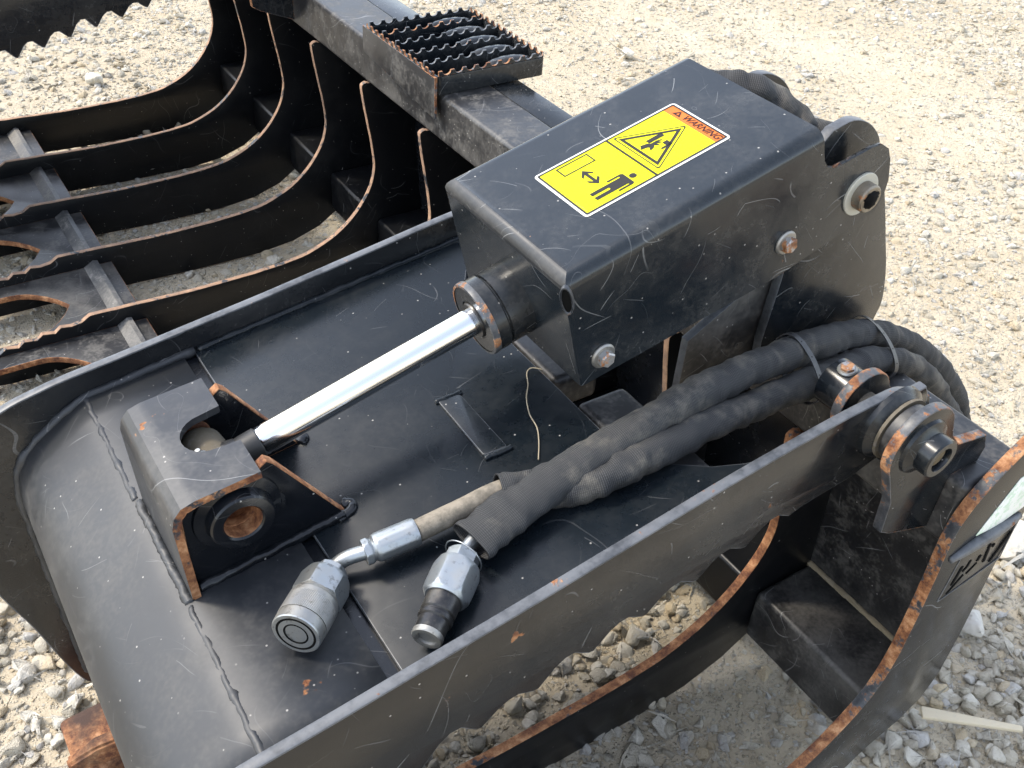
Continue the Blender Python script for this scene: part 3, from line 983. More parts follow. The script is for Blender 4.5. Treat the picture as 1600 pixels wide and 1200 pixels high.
def arm(cy, label, near_scallop, full=True):
    A = root('grapple_claw', (PX, cy, PZ), label, 'grapple claw', 'upper grapple claws')
    top = [(0.565, 0.775), (0.535, 0.787), (0.500, 0.788), (0.425, 0.7835), (0.285, 0.766), (0.156, 0.744), (0.004, 0.718), (-0.102, 0.702), (-0.20, 0.687), (-0.265, 0.678),
           (-0.305, 0.670), (-0.350, 0.657), (-0.395, 0.628), (-0.428, 0.580), (-0.442, 0.52), (-0.440, 0.44), (-0.424, 0.352), (-0.399, 0.266), (-0.375, 0.165), (-0.358, 0.111), (-0.346, 0.094)]
    top_s = [tuple(p[:2]) for p in crom([(a, b, 0) for a, b in top], 4)]
    bot_front = [(-0.325, 0.105), (-0.30, 0.19), (-0.262, 0.32), (-0.21, 0.43), (-0.145, 0.503)]
    for sgn in (-1, 1):
        amp, pitch = near_scallop if sgn == -1 else (0.018, 0.067)
        low = scallop(-0.10, 0.532, 0.40, 0.652, pitch, amp, seed=sgn + cy)
        out = top_s + bot_front + low + [(0.415, 0.660), (0.494, 0.670), (0.535, 0.683)] + arc(PX + 0.010, PZ - 0.008, 0.060, -80, 40, 8)
        plate('side_plate', [out], 0.013, 'side', A, XZ(cy + sgn * 0.310), 0.0022, 'edge_blue')
        # boss and thrust washers at the pivot
        if full and sgn == -1:
            xf_ = frame_from((PX, cy - 0.3165, PZ), (0, -1, 0))
            lathe('pivot_boss', [(0.017, 0), (0.050, 0), (0.049, 0.006), (0.042, 0.0125), (0.040, 0.0145), (0.017, 0.0145)], xf_, 'paint', A, 36)
            lathe('thrust_washer', [(0.017, 0.015), (0.042, 0.015), (0.042, 0.019), (0.017, 0.019)], xf_, 'eye', A, 36)
            lathe('bushing', [(0.017, 0.0205), (0.038, 0.0205), (0.038, 0.0360), (0.017, 0.0360)], xf_, 'dusty', A, 36)
    # nose plate: front panel bent down into the claw
    prof = [(-0.121, fz(-0.121)), (-0.251, fz(-0.251) + 0.002), (-0.268, 0.637), (-0.305, 0.612), (-0.330, 0.592), (-0.346, 0.571), (-0.356, 0.545), (-0.3585, 0.515), (-0.357, 0.46),
            (-0.355, 0.393), (-0.352, 0.28), (-0.348, 0.17), (-0.346, 0.120)]
    ps = [prof[0], prof[1]] + [tuple(p[:2]) for p in crom([(a, b, 0) for a, b in prof[2:]], 4)]
    bm = bmesh.new()
    rows = []
    NYc = 12
    for (x, z) in ps:
        rows.append([bm.verts.new((x, cy - 0.303 + 0.606 * j / NYc, z)) for j in range(NYc + 1)])
    for a, b in zip(rows[:-1], rows[1:]):
        for j in range(NYc):
            bm.faces.new((a[j], a[j + 1], b[j + 1], b[j]))
    bmesh.ops.recalc_face_normals(bm, faces=bm.faces)
    me = bpy.data.meshes.new('m'); bm.to_mesh(me); bm.free()
    if me.polygons[0].normal.z < 0:
        me.flip_normals()
    o = link('nose_plate', me, A, 'nose', 0.5)
    sd = o.modifiers.new('thick', 'SOLIDIFY'); sd.thickness = 0.009; sd.offset = -1
    # rear floor panel with scooped rear corners
    ol = [(-0.105, -0.303), (-0.105, 0.303), (0.405, 0.303), (0.372, 0.288), (0.338, 0.276), (0.306, 0.258), (0.272, 0.228), (0.250, 0.195), (0.240, 0.145),
          (0.240, -0.145), (0.250, -0.195), (0.272, -0.228), (0.306, -0.258), (0.338, -0.276), (0.372, -0.288), (0.405, -0.303)]
    xfl = Matrix.Translation((0, cy, fz(0) - 0.0045)) @ Matrix.Rotation(-math.radians(8.5), 4, 'Y')
    cc = math.cos(math.radians(8.5))
    plate('arm_floor', [[(x / cc, y) for x, y in ol]], 0.009, 'floor', A, xfl, 0.001, 'edge_blue')
    if not full:
        return A
    box('seam_backing', (-0.124, cy - 0.302, fz(-0.113) - 0.016), (-0.102, cy + 0.302, fz(-0.113) - 0.0055), 'deep', A, 0.001)
    # welds along the flanges and along the bend
    weld([(-0.251, cy - 0.30, fz(-0.251) - 0.0028), (-0.250, cy - 0.09, fz(-0.251) - 0.0028)], 0.0058, 'nose', A, 4)
    weld([(-0.251, cy + 0.09, fz(-0.251) - 0.0028), (-0.251, cy + 0.30, fz(-0.251) - 0.0028)], 0.0058, 'nose', A, 5)
    for sgn in (1, -1):
        weld([(x, cy + sgn * 0.301, z + 0.001) for x, z in ((-0.105, fz(-0.105)), (-0.20, fz(-0.2)), (-0.262, 0.638), (-0.31, 0.605), (-0.345, 0.572), (-0.358, 0.52), (-0.357, 0.44), (-0.354, 0.33), (-0.349, 0.18), (-0.347, 0.13))],
             0.0065, 'nose', A, 7 + sgn)
        weld([(-0.10, cy + sgn * 0.301, fz(-0.10)), (0.38, cy + sgn * 0.301, fz(0.38))], 0.0055, 'floor', A, 17 + sgn)
    # raised blank plate
    xl = Matrix.Translation((0, cy, fz(0) + 0.0018)) @ Matrix.Rotation(-math.radians(8.5), 4, 'Y')
    plate('blank_plate', [rounded([(0.106, -0.092), (0.136, -0.096), (0.136, 0.012), (0.108, 0.022)], 0.004)], 0.0036, 'floor', A, xl, 0.0008, 'edge_blue')
    for yy in (-0.096, 0.020):
        weld([(0.104, cy + yy, fz(0.105) + 0.001), (0.12, cy + yy - 0.002, fz(0.12) + 0.001), (0.139, cy + yy - 0.003, fz(0.139) + 0.001)], 0.004, 'floor', A, 31)
    # cross tube behind the floor, split where the cylinder passes
    for a, b in ((-0.30, -0.072), (-0.026, 0.30)):
        box('cross_tube', (0.250, cy + a, fz(0.25) - 0.065), (0.325, cy + b, fz(0.25) - 0.011), 'dusty', A, 0.010, seg=3)
    # cylinder bracket
    B = 0.085
    outer = [(-0.157, 0.7915), (-0.202, 0.7862), (-0.226, 0.7835), (-0.240, 0.7790), (-0.2485, 0.7690), (-0.2515, 0.7560), (-0.2495, 0.716), (-0.2455, fz(-0.2455) + 0.001)]
    bm = bmesh.new()
    ts = []
    for i in range(len(outer) - 1):
        n_ = 4 if i in (0, 1, 5, 6) else 3
        for k in range(n_):
            ts.append(Vector(outer[i]).lerp(Vector(outer[i + 1]), k / n_))
    ts.append(Vector(outer[-1]))
    ys = [-B, -0.060, -0.030, -0.0281, -0.020, -0.010, 0, 0.010, 0.020, 0.0281, 0.030, 0.060, B]
    slot = lambda x, y: abs(y) < 0.0281 + 1e-5 and x > -0.181 - math.sqrt(max(0.0, 0.0281 ** 2 - y * y)) * 1.0
    grid = {}
    def gv(i, j):
        if (i, j) not in grid:
            x, z = ts[i]; y = ys[j]
            grid[(i, j)] = bm.verts.new((x, cy + y, z))
        return grid[(i, j)]
    for i in range(len(ts) - 1):
        for j in range(len(ys) - 1):
            bm.faces.new((gv(i, j), gv(i, j + 1), gv(i + 1, j + 1), gv(i + 1, j)))
    me = from_bm(bm)
    br = link('bracket_hood', me, A, ['bracket', 'edge_rust'], 0.6)
    if br.data.polygons[0].normal.z < 0:
        br.data.flip_normals()
    sd = br.modifiers.new('thick', 'SOLIDIFY'); sd.thickness = 0.009; sd.offset = -1; sd.material_offset_rim = 1
    # slot cut through the hood with a boolean cutter, applied at once
    cut = bpy.data.meshes.new('cut')
    cbm = bmesh.new()
    cp = [(-0.12, -0.0285)] + [(-0.181 - 0.0285 * math.sin(math.pi * k / 12), -0.0285 * math.cos(math.pi * k / 12)) for k in range(13)] + [(-0.12, 0.0285)]
    cp = [(-0.12, -0.0345), (-0.152, -0.0345)] + [(-0.152 - 0.006 * math.sin(math.pi / 2 * k / 4), -0.0285 - 0.006 * math.cos(math.pi / 2 * k / 4)) for k in range(1, 5)][0:3] + cp[1:-1] + \
         [(-0.152 - 0.006 * math.sin(math.pi / 2 * k / 4), 0.0285 + 0.006 * math.cos(math.pi / 2 * k / 4)) for k in range(3, 0, -1)] + [(-0.152, 0.0345), (-0.12, 0.0345)]
    va = [cbm.verts.new((x, cy + y, 0.74)) for x, y in cp]; vb = [cbm.verts.new((x, cy + y, 0.82)) for x, y in cp]
    cbm.faces.new(va[::-1]); cbm.faces.new(vb)
    for i in range(len(cp)):
        j = (i + 1) % len(cp)
        cbm.faces.new((va[i], va[j], vb[j], vb[i]))
    cutme = from_bm(cbm); cutme.transform(Matrix.Translation(-WL[br]))
    cuto = bpy.data.objects.new('cutter', cutme); COL.objects.link(cuto); cuto.parent = A
    bo = br.modifiers.new('slot', 'BOOLEAN'); bo.operation = 'DIFFERENCE'; bo.solver = 'EXACT'; bo.object = cuto
    bpy.context.view_layer.update()
    dg = bpy.context.evaluated_depsgraph_get()
    nm = bpy.data.meshes.new_from_object(br.evaluated_get(dg))
    br.modifiers.clear()
    br.data = nm
    bpy.data.objects.remove(cuto, do_unlink=True)
    nm.name = 'bracket_hood'
    nm.polygons.foreach_set('use_smooth', [True] * len(nm.polygons))
    nm.set_sharp_from_angle(angle=0.5)
    wn_(br)
    for sgn in (-1, 1):
        ol = [(-0.238, fz(-0.238) + 0.0005), (-0.240, 0.760), (-0.228, 0.772), (-0.155, 0.7835), (-0.146, 0.790), (-0.139, 0.784), (-0.072, fz(-0.072) + 0.016), (-0.062, fz(-0.062) + 0.0005)]
        yb = cy + sgn * 0.066
        s_ = plate('bracket_cheek', [ol, circ(-0.183, 0.737, 0.0195)], 0.012, 'deep', A, XZ(yb), 0.0012, 'edge_rust')
        xf_ = frame_from((-0.183, yb + sgn * 0.0058, 0.737), (0, sgn, 0))
        lathe('boss', [(0.0205, -0.012), (0.0475, 0.0), (0.0465, 0.004), (0.0365, 0.0075), (0.0345, 0.0185), (0.0325, 0.0205), (0.0225, 0.0205), (0.0205, 0.0185)], xf_, 'deep', s_, 40)
        lathe('bore', [(0.0208, 0.0183), (0.0204, -0.02), (0.0, -0.021)], xf_, 'rust', s_, 32)
        weld([(-0.235, yb + sgn * 0.008, fz(-0.235) + 0.003), (-0.066, yb + sgn * 0.008, fz(-0.066) + 0.003)], 0.0065, 'deep', A, 50 + sgn)
        weld([(-0.075, yb + sgn * 0.010, fz(-0.075) - 0.001), (-0.058, yb + sgn * 0.006, fz(-0.058) - 0.001), (-0.054, yb - sgn * 0.002, fz(-0.054) - 0.001), (-0.060, yb - sgn * 0.009, fz(-0.06) - 0.001)], 0.0075, 'deep', A, 60 + sgn)
    weld([(-0.2490, cy - B, fz(-0.25) - 0.001), (-0.2490, cy + B, fz(-0.25) - 0.001)], 0.0065, 'nose', A, 70)
    return A

arm(0.0, 'black steel upper arm in the foreground with cylinder bracket, flanged edges and scalloped side plate', (0.027, 0.078))
arm(2.03, 'far upper arm at the top left corner, its saw-toothed black side plate edge showing', (0.034, 0.067), full=False)

# ==================================================================== HYDRAULIC CYLINDER
TC = math.radians(14.98)
AX = Vector((math.cos(TC), 0, math.sin(TC)))
NV = Vector((-math.sin(TC), 0, math.cos(TC)))
ORG = Vector((0, 0, 0.785))
def cyl_pt(s, n=0.0, y=0.0):
    return ORG + AX * s + NV * n + Vector((0, y, 0))
HC = root('hydraulic_cylinder', cyl_pt(-0.187), 'hydraulic cylinder with polished chrome rod pinned to the arm bracket', 'hydraulic cylinder')
xc = frame_from(ORG, AX, NV)
lathe('rod', [(0, -0.132), (0.0158, -0.132), (0.0167, -0.130), (0.0167, 0.165)], xc, 'chrome', HC, 48)
lathe('rod_collar', [(0.0, -0.160), (0.0165, -0.160), (0.0172, -0.150), (0.0174, -0.133), (0.0160, -0.1315), (0, -0.1315)], xc, 'gasket', HC, 36)
gl = lathe('gland', [(0.0172, 0.1495), (0.0240, 0.1490), (0.0250, 0.1475), (0.0420, 0.1475), (0.0455, 0.1500), (0.0460, 0.1690), (0.0450, 0.1705), (0.0425, 0.1710), (0.0425, 0.1725), (0.0455, 0.1735), (0.0460, 0.2240)], xc, 'paint', HC, 48)
lathe('gland_rim', [(0.0425, 0.1468), (0.0457, 0.1470), (0.0466, 0.1498), (0.0467, 0.1545), (0.0462, 0.1546), (0.0456, 0.1500), (0.0425, 0.1474)], xc, 'edge', gl, 48)
lathe('rod_seal', [(0.0168, 0.1450), (0.0215, 0.1450), (0.0225, 0.1470), (0.0225, 0.1490), (0.0168, 0.1490)], xc, 'blackmetal', gl, 40)
lathe('barrel', [(0.043, 0.20), (0.043, 0.60), (0.0, 0.60)], xc, 'paint', HC, 40)
# rod eye round the pin and its grease fitting
xe = frame_from((-0.183, -0.045, 0.737), (0, 1, 0))
ey = lathe('rod_eye', [(0, 0), (0.022, 0), (0.026, 0.006), (0.0275, 0.02), (0.0275, 0.07), (0.026, 0.084), (0.022, 0.090), (0, 0.090)], xe, 'eye', HC, 32)
link('eye_neck', tube_mesh([cyl_pt(-0.187), cyl_pt(-0.155)], lambda t, a, s: 0.024 - 0.006 * t, 20), ey, 'dusty', 0.7)
lathe('grease_fitting', [(0, 0.0), (0.0075, 0), (0.0075, 0.004), (0.0045, 0.005), (0.0045, 0.008), (0.0032, 0.009), (0.0028, 0.013), (0, 0.0135)], frame_from((-0.193, -0.006, 0.7615), (-0.25, 0, 1)), 'zinc', ey, 16)
xe = frame_from(cyl_pt(0.633, -0.016, -0.070), (0, 1, 0))
lathe('barrel_eye', [(0, 0), (0.040, 0), (0.040, 0.14), (0, 0.14)], xe, 'paint', HC, 32)

# ==================================================================== CYLINDER COVER
CV = root('cylinder_cover', cyl_pt(0.385, 0.0), 'black folded steel cover over the cylinder with yellow warning label', 'cover')
CH = 0.125
S0, S1, NT_, NB = 0.203, 0.566, 0.1065, -0.054
bm = bmesh.new()
ear_near = [(S1, NT_ - 0.022), (0.568, 0.066), (0.574, 0.054), (0.586, 0.0465), (0.600, 0.0455), (0.648, 0.0440), (0.664, 0.040), (0.676, 0.028), (0.6815, 0.008), (0.683, -0.022), (0.677, -0.044), (0.664, -0.060), (0.50, -0.0705)]
def cv(s, n, y):
    return bm.verts.new(cyl_pt(s, n, y))
A0, A1 = cv(S0, NB, -CH), cv(S0, NT_, -CH)
B0, B1 = cv(S0, NB, CH), cv(S0, NT_, CH)
A2, B2 = cv(S1, NT_, -CH), cv(S1, NT_, CH)
en = [cv(s, n, -CH) for s, n in ear_near]; ef = [cv(s, n, CH) for s, n in ear_near]
bm.faces.new([A0, A1, A2] + en); bm.faces.new(([B0, B1, B2] + ef)[::-1])
bm.faces.new((A1, B1, B2, A2)); bm.faces.new((A0, B0, B1, A1))
bmesh.ops.recalc_face_normals(bm, faces=bm.faces)
def edge_of(a, b):
    for e in a.link_edges:
        if e.other_vert(a) is b:
            return e
bmesh.ops.bevel(bm, geom=[edge_of(A1, A2), edge_of(B1, B2), edge_of(A1, B1)], offset=0.017, segments=5, affect='EDGES', profile=0.5)
vert_edges = [e for e in bm.edges if len(e.link_faces) == 2 and abs((e.verts[0].co - e.verts[1].co).normalized().dot(NV)) > 0.98 and (e.verts[0].co - e.verts[1].co).length > 0.08]
bmesh.ops.bevel(bm, geom=vert_edges, offset=0.004, segments=3, affect='EDGES', profile=0.5)
bmesh.ops.recalc_face_normals(bm, faces=bm.faces)
me = bpy.data.meshes.new('m'); bm.to_mesh(me); bm.free()
c_ = Vector(cyl_pt(0.4, 0.02)); 
tf = max(me.polygons, key=lambda p: p.area)
if sum((p.center - c_).dot(p.normal) * p.area for p in me.polygons) < 0:
    me.flip_normals()
for p in me.polygons:                       # scuffed front bend
    if 0.15 < p.normal.dot(NV) < 0.97 and p.normal.dot(-AX) > 0.15 and abs(p.normal.y) < 0.3:
        p.material_index = 2
co_ = link('shell', me, CV, ['cover', 'edge', 'scuff'], 0.55)
sd = co_.modifiers.new('thick', 'SOLIDIFY'); sd.thickness = 0.006; sd.offset = -1; sd.material_offset_rim = 1
wn_(co_)
# fold slit at the near front corner; a black plate paints the shade inside
sx = Matrix.Translation(cyl_pt(S0 + 0.001, 0.083, -CH + 0.001))
fr = Matrix((Vector((0, 1, 0)).cross(NV) * -1, NV, Vector((-0.70, -0.71, 0)))).transposed().to_4x4()
xs = frame_from(cyl_pt(S0 + 0.0008, 0.080, -CH + 0.0008), (-AX * 0.75 + Vector((0, -0.66, 0))), NV)
def slit_pts(w, h):
    return [(w * math.sin(2 * math.pi * k / 20), h * math.cos(2 * math.pi * k / 20)) for k in range(20)]
plate('fold_lip', [slit_pts(0.0075, 0.0200), slit_pts(0.0050, 0.0165)], 0.006, 'cover', CV, xs, 0.0015, 'edge')
plate('slit_shade', [slit_pts(0.0052, 0.0168)], 0.003, 'dark', CV, xs, 0.0002, 'dark')
for s, n in ((0.237, -0.026), (0.511, -0.022)):
    hexbolt(CV, cyl_pt(s, n, -CH - 0.0003), (0, -1, 0), 0.0160, 0.0105, 0.012, 'cover_bolt', 'bolt', 0.3 + s)
# rear pin with pale washer
xp = frame_from(cyl_pt(0.633, -0.016, -CH - 0.0002), (0, -1, 0))
wsh = lathe('pin_washer', [(0.016, 0), (0.0285, 0), (0.0285, 0.0025), (0.0275, 0.0032), (0.016, 0.0032)], xp, 'washer', CV, 40)
pin = lathe('rear_pin', [(0, -0.005), (0.0185, -0.005), (0.0185, 0.016), (0.0165, 0.018), (0.0120, 0.018), (0.0112, 0.0165), (0, 0.0165)], xp, 'steel_pin', CV, 36)
bm = bmesh.new(); bmesh.ops.create_icosphere(bm, subdivisions=3, radius=1)
for v in bm.verts:
    v.co *= 1 + 0.35 * mnoise.noise(v.co * 2.5)
me = from_bm(bm); me.transform(xp @ Matrix.Translation((0, 0, 0.016)) @ Matrix.Diagonal((0.0135, 0.0125, 0.0060, 1)))
link('packed_grease', me, pin, 'dark', 0.8)
# warning label: right = -Y, up = towards the rear
LW, LH = 0.104, 0.207
LO = cyl_pt(0.281, NT_, 0.0465)
def lab_xf(h):
    m_ = Matrix((Vector((0, -1, 0)) * LW, AX * LH, NV)).transposed().to_4x4()
    m_.translation = LO + NV * h
    return m_
def flat(name, loops, mat, parent, h):
    cu = bpy.data.curves.new('c', 'CURVE'); cu.dimensions = '2D'; cu.fill_mode = 'BOTH'
    for lp in loops:
        s = cu.splines.new('POLY'); s.points.add(len(lp) - 1)
        for p, q in zip(s.points, lp):
            p.co = (q[0], q[1], 0, 1)
        s.use_cyclic_u = True
    ob = bpy.data.objects.new('c', cu)
    me = bpy.data.meshes.new_from_object(ob); bpy.data.objects.remove(ob); bpy.data.curves.remove(cu)
    me.materials.clear()
    me.transform(lab_xf(h))
    return link(name, me, parent, mat)
ASP = LW / LH
def rr(u0, v0, u1, v1, r):
    out = []
    for (cx, cy, a0) in ((u1 - r, v1 - r * ASP, 0), (u0 + r, v1 - r * ASP, 90), (u0 + r, v0 + r * ASP, 180), (u1 - r, v0 + r * ASP, 270)):
        for k in range(6):
            a = math.radians(a0 + 90 * k / 5)
            out.append((cx + r * math.cos(a), cy + r * ASP * math.sin(a)))
    return out
lb = flat('warning_label', [rr(0, 0, 1, 1, 0.05)], 'white', CV, 0.0005)
lb['label'] = 'yellow and orange warning label with hand-crush triangle and keep-clear pictogram'
flat('yellow_panel', [rr(0.035, 0.018, 0.965, 0.905, 0.012)], 'yellow', lb, 0.0008)
flat('orange_header', [rr(0.035, 0.9055, 0.965, 0.982, 0.012)], 'orange', lb, 0.0008)
flat('label_border', [rr(0.030, 0.015, 0.970, 0.985, 0.02), rr(0.052, 0.026, 0.948, 0.974, 0.012)], 'ink', lb, 0.0011)
flat('divider', [[(0.04, 0.485), (0.96, 0.485), (0.96, 0.499), (0.04, 0.499)]], 'ink', lb, 0.0011)
def tri(sc):
    c = (0.475, 0.655)
    pts = [(0.475, 0.875), (0.105, 0.545), (0.845, 0.545)]
    return [(c[0] + (p[0] - c[0]) * sc, c[1] + (p[1] - c[1]) * sc) for p in pts]
flat('triangle_outline', [rounded(tri(1.125), 0.035), rounded(tri(1.065), 0.033)], 'ink', lb, 0.0011)
flat('triangle', [tri(0.95), tri(0.78)], 'ink', lb, 0.0011)
# crushed hand pictogram
flat('press_block', [[(0.375, 0.645), (0.375, 0.755), (0.440, 0.755), (0.440, 0.645)]], 'ink', lb, 0.0011)
flat('press_block', [[(0.53, 0.700), (0.53, 0.735), (0.63, 0.735), (0.63, 0.660), (0.60, 0.660), (0.60, 0.700)]], 'ink', lb, 0.0011)
flat('hand', [[(0.405, 0.595), (0.430, 0.640), (0.455, 0.648), (0.455, 0.690), (0.475, 0.720), (0.490, 0.716), (0.482, 0.690), (0.510, 0.705), (0.520, 0.698), (0.498, 0.672),
               (0.540, 0.680), (0.545, 0.670), (0.505, 0.655), (0.535, 0.640), (0.555, 0.618), (0.540, 0.608), (0.505, 0.622), (0.485, 0.612), (0.470, 0.575)]], 'ink', lb, 0.0011)
flat('machine_outline', [[(0.08, 0.125), (0.26, 0.125), (0.26, 0.340), (0.08, 0.340)], [(0.098, 0.134), (0.242, 0.134), (0.242, 0.331), (0.098, 0.331)]], 'ink', lb, 0.0011)
flat('arrow', [[(0.31, 0.225), (0.40, 0.262), (0.44, 0.262), (0.385, 0.235), (0.55, 0.235), (0.495, 0.262), (0.535, 0.262), (0.625, 0.225), (0.535, 0.188), (0.495, 0.188), (0.55, 0.215), (0.385, 0.215), (0.44, 0.188), (0.40, 0.188)]], 'ink', lb, 0.0011)
flat('figure_head', [[(0.775 + 0.043 * math.cos(a), 0.398 + 0.0215 * math.sin(a)) for a in [2 * math.pi * k / 20 for k in range(20)]]], 'ink', lb, 0.0011)
flat('figure_body', [rounded([(0.655, 0.262), (0.655, 0.355), (0.675, 0.368), (0.875, 0.368), (0.895, 0.355), (0.895, 0.262), (0.868, 0.262), (0.868, 0.338), (0.850, 0.338), (0.850, 0.130), (0.795, 0.130), (0.795, 0.240),
                              (0.760, 0.240), (0.760, 0.130), (0.705, 0.130), (0.705, 0.338), (0.682, 0.338), (0.682, 0.262)], 0.006, 2)], 'ink', lb, 0.0011)
flat('header_triangle', [[(0.16, 0.924), (0.225, 0.968), (0.29, 0.924)], [(0.205, 0.932), (0.228, 0.956), (0.250, 0.932)]], 'ink_red', lb, 0.0011)
def label_text(txt, u, v, size, mat, shear=0.25, sx=1.0):
    cu = bpy.data.curves.new('t', 'FONT'); cu.body = txt; cu.size = size; cu.shear = shear; cu.offset = size * 0.018
    ob = bpy.data.objects.new('t', cu)
    me = bpy.data.meshes.new_from_object(ob); bpy.data.objects.remove(ob); bpy.data.curves.remove(cu)
    me.materials.clear()
    m_ = Matrix((Vector((0, -1, 0)) * sx, AX, NV)).transposed().to_4x4()
    m_.translation = LO + Vector((0, -1, 0)) * (u * LW) + AX * (v * LH) + NV * 0.0011
    me.transform(m_)
    return link('lettering', me, lb, mat)
label_text('WARNING', 0.315, 0.9245, 0.0128, 'ink_red', 0.3, 1.02)
for q in range(6):
    flat('part_code_mark', [[(0.72 + 0.035 * q, 0.030), (0.745 + 0.035 * q, 0.030), (0.742 + 0.035 * q, 0.038 + 0.004 * (q % 2)), (0.724 + 0.035 * q, 0.040 - 0.003 * (q % 3))]], 'part_ink', lb, 0.0011)

# ==================================================================== HOSES
def wrinkle(base, amp, seed, end_flare=0.0):
    def f(t, a, s):
        v = Vector((s * 26 + seed, math.cos(a) * 0.8, math.sin(a) * 0.8))
        w = mnoise.noise(v) * 0.6 + 0.6 * mnoise.noise(Vector((s * 75 + seed * 2, math.cos(a) * 1.2, math.sin(a) * 1.2)))
        ridge = -abs(mnoise.noise(Vector((s * 40 + seed * 3, math.cos(a) * 0.5, math.sin(a) * 0.5 + 4))))
        return base * (1 + amp * w + amp * 1.1 * ridge + end_flare * max(0.0, 1 - s / 0.05))
    return f

def hexbody(name, prof, xf, mat, parent, sides=6, rot=0.2, seg=72):
    """turned hexagon: round chamfers cutting into flats"""
    rm = max(r for r, z in prof)
    ap = rm * math.cos(math.pi / sides) * 1.015
    # densify the profile so that the chamfer arcs read
    pr = []
    for (r0, z0), (r1, z1) in zip(prof[:-1], prof[1:]):
        for k in range(4):
            pr.append((r0 + (r1 - r0) * k / 4, z0 + (z1 - z0) * k / 4))
    pr.append(prof[-1])
    bm = bmesh.new()
    rings = []
    for r, z in pr:
        ring_ = []
        for k in range(seg):
            a = 2 * math.pi * k / seg
            aa = (a % (2 * math.pi / sides)) - math.pi / sides
            re = min(r, ap / math.cos(aa))
            ring_.append(bm.verts.new((re * math.cos(a + rot), re * math.sin(a + rot), z)))
        rings.append(ring_)
    for a, b in zip(rings[:-1], rings[1:]):
        for k in range(seg):
            bm.faces.new((a[k], a[(k + 1) % seg], b[(k + 1) % seg], b[k]))
    bm.faces.new(rings[0][::-1]); bm.faces.new(rings[-1])
    me = from_bm(bm)
    me.transform(xf)
    return link(name, me, parent, mat, 0.42)

# --- male coupler hose (front sleeve)
H1 = root('hydraulic_hose', (0.02, -0.212, fz(0.02)), 'sleeved hydraulic hose ending in the slim coupler with a black nose', 'hydraulic hose', 'hydraulic hoses lying on the arm')
p1 = [(0.016, -0.208, 0.7115), (0.060, -0.200, 0.717), (0.115, -0.190, 0.723), (0.170, -0.187, 0.732), (0.254, -0.185, 0.750), (0.336, -0.178, 0.757), (0.418, -0.168, 0.754), (0.500, -0.157, 0.742),
      (0.590, -0.146, 0.726), (0.676, -0.138, 0.706), (0.740, -0.135, 0.682), (0.800, -0.135, 0.650), (0.870, -0.137, 0.603), (0.935, -0.140, 0.547), (1.000, -0.143, 0.480), (1.050, -0.147, 0.400), (1.075, -0.15, 0.28), (1.08, -0.15, 0.05)]
link('sleeve', tube_mesh(crom(p1, 16), wrinkle(0.0205, 0.18, 1.0), 36, caps=False, flat=lambda t: (1.0 + 0.45 * max(0, 1 - t / 0.16), 1.0 - 0.28 * max(0, 1 - t / 0.16))), H1, 'sleeve', 3.2).modifiers.new('thick', 'SOLIDIFY').thickness = -0.0016
ma, mb = Vector((-0.078, -0.282, 0.6945)), Vector((0.0035, -0.2165, 0.7065))
dm = (mb - ma).normalized()
lm = (mb - ma).length
xm = frame_from(ma, dm)
cp_ = lathe('coupler_nose', [(0, 0.0032), (0.0095, 0.0030), (0.0100, 0.0006), (0.0112, 0), (0.0152, 0), (0.0162, 0.0012), (0.0162, 0.006), (0.0155, 0.0065)], xm, 'zinc_dirty', H1, 40)
lathe('black_nose', [(0.0150, 0.0062), (0.0160, 0.0068), (0.0160, 0.020), (0.0180, 0.0215), (0.0182, 0.0255), (0.0165, 0.027), (0.0165, 0.0285), (0.0182, 0.030), (0.0182, 0.038), (0.0186, 0.050)], xm, 'blackmetal', H1, 40)
hexbody('hex_body', [(0.0170, 0.0475), (0.0205, 0.0470), (0.0250, 0.0520), (0.0255, 0.060), (0.0255, 0.082), (0.0225, 0.090), (0.0185, 0.0925)], xm, 'zinc', H1, 6, 0.15)
hexbody('hex_nut', [(0.0180, 0.0920), (0.0180, 0.1045), (0.0150, 0.1065), (0.009, 0.107)], xm, 'zinc', H1, 6, 0.4)
link('pipe', tube_mesh(crom([ma + dm * 0.104, ma + dm * 0.116, Vector((0.030, -0.204, 0.7125)), Vector((0.06, -0.20, 0.717))], 6), 0.0075, 16), H1, 'zinc', 3.2)
ring = [ma + dm * 0.103 + xm.to_3x3() @ Vector((0.0215 * math.cos(a), 0.0225 * math.sin(a), 0.005 * math.cos(a))) for a in [2 * math.pi * k / 36 for k in range(37)]]
link('wire_ring', tube_mesh(ring, 0.0008, 6, caps=False), H1, 'zinc', 3.2)

FA = (-0.1825, -0.2105, 0.6905)
# --- female coupler hose
H2 = root('hydraulic_hose', (-0.02, -0.16, fz(-0.02)), 'hydraulic hose with bare brown end and fat ringed flat-face coupler', 'hydraulic hose', 'hydraulic hoses lying on the arm')
p2 = [(0.078, -0.164, 0.7165), (0.105, -0.172, 0.716), (0.140, -0.194, 0.7165), (0.185, -0.213, 0.7265), (0.240, -0.214, 0.736), (0.338, -0.207, 0.7345), (0.458, -0.195, 0.7195), (0.594, -0.182, 0.699),
      (0.665, -0.178, 0.689), (0.720, -0.177, 0.672), (0.780, -0.177, 0.638), (0.845, -0.179, 0.586), (0.910, -0.181, 0.520), (0.970, -0.184, 0.448), (1.010, -0.187, 0.390), (1.03, -0.19, 0.27), (1.035, -0.19, 0.05)]
link('sleeve', tube_mesh(crom(p2, 16), wrinkle(0.0190, 0.20, 5.0), 36, caps=False), H2, 'sleeve', 3.2).modifiers.new('thick', 'SOLIDIFY').thickness = -0.0016
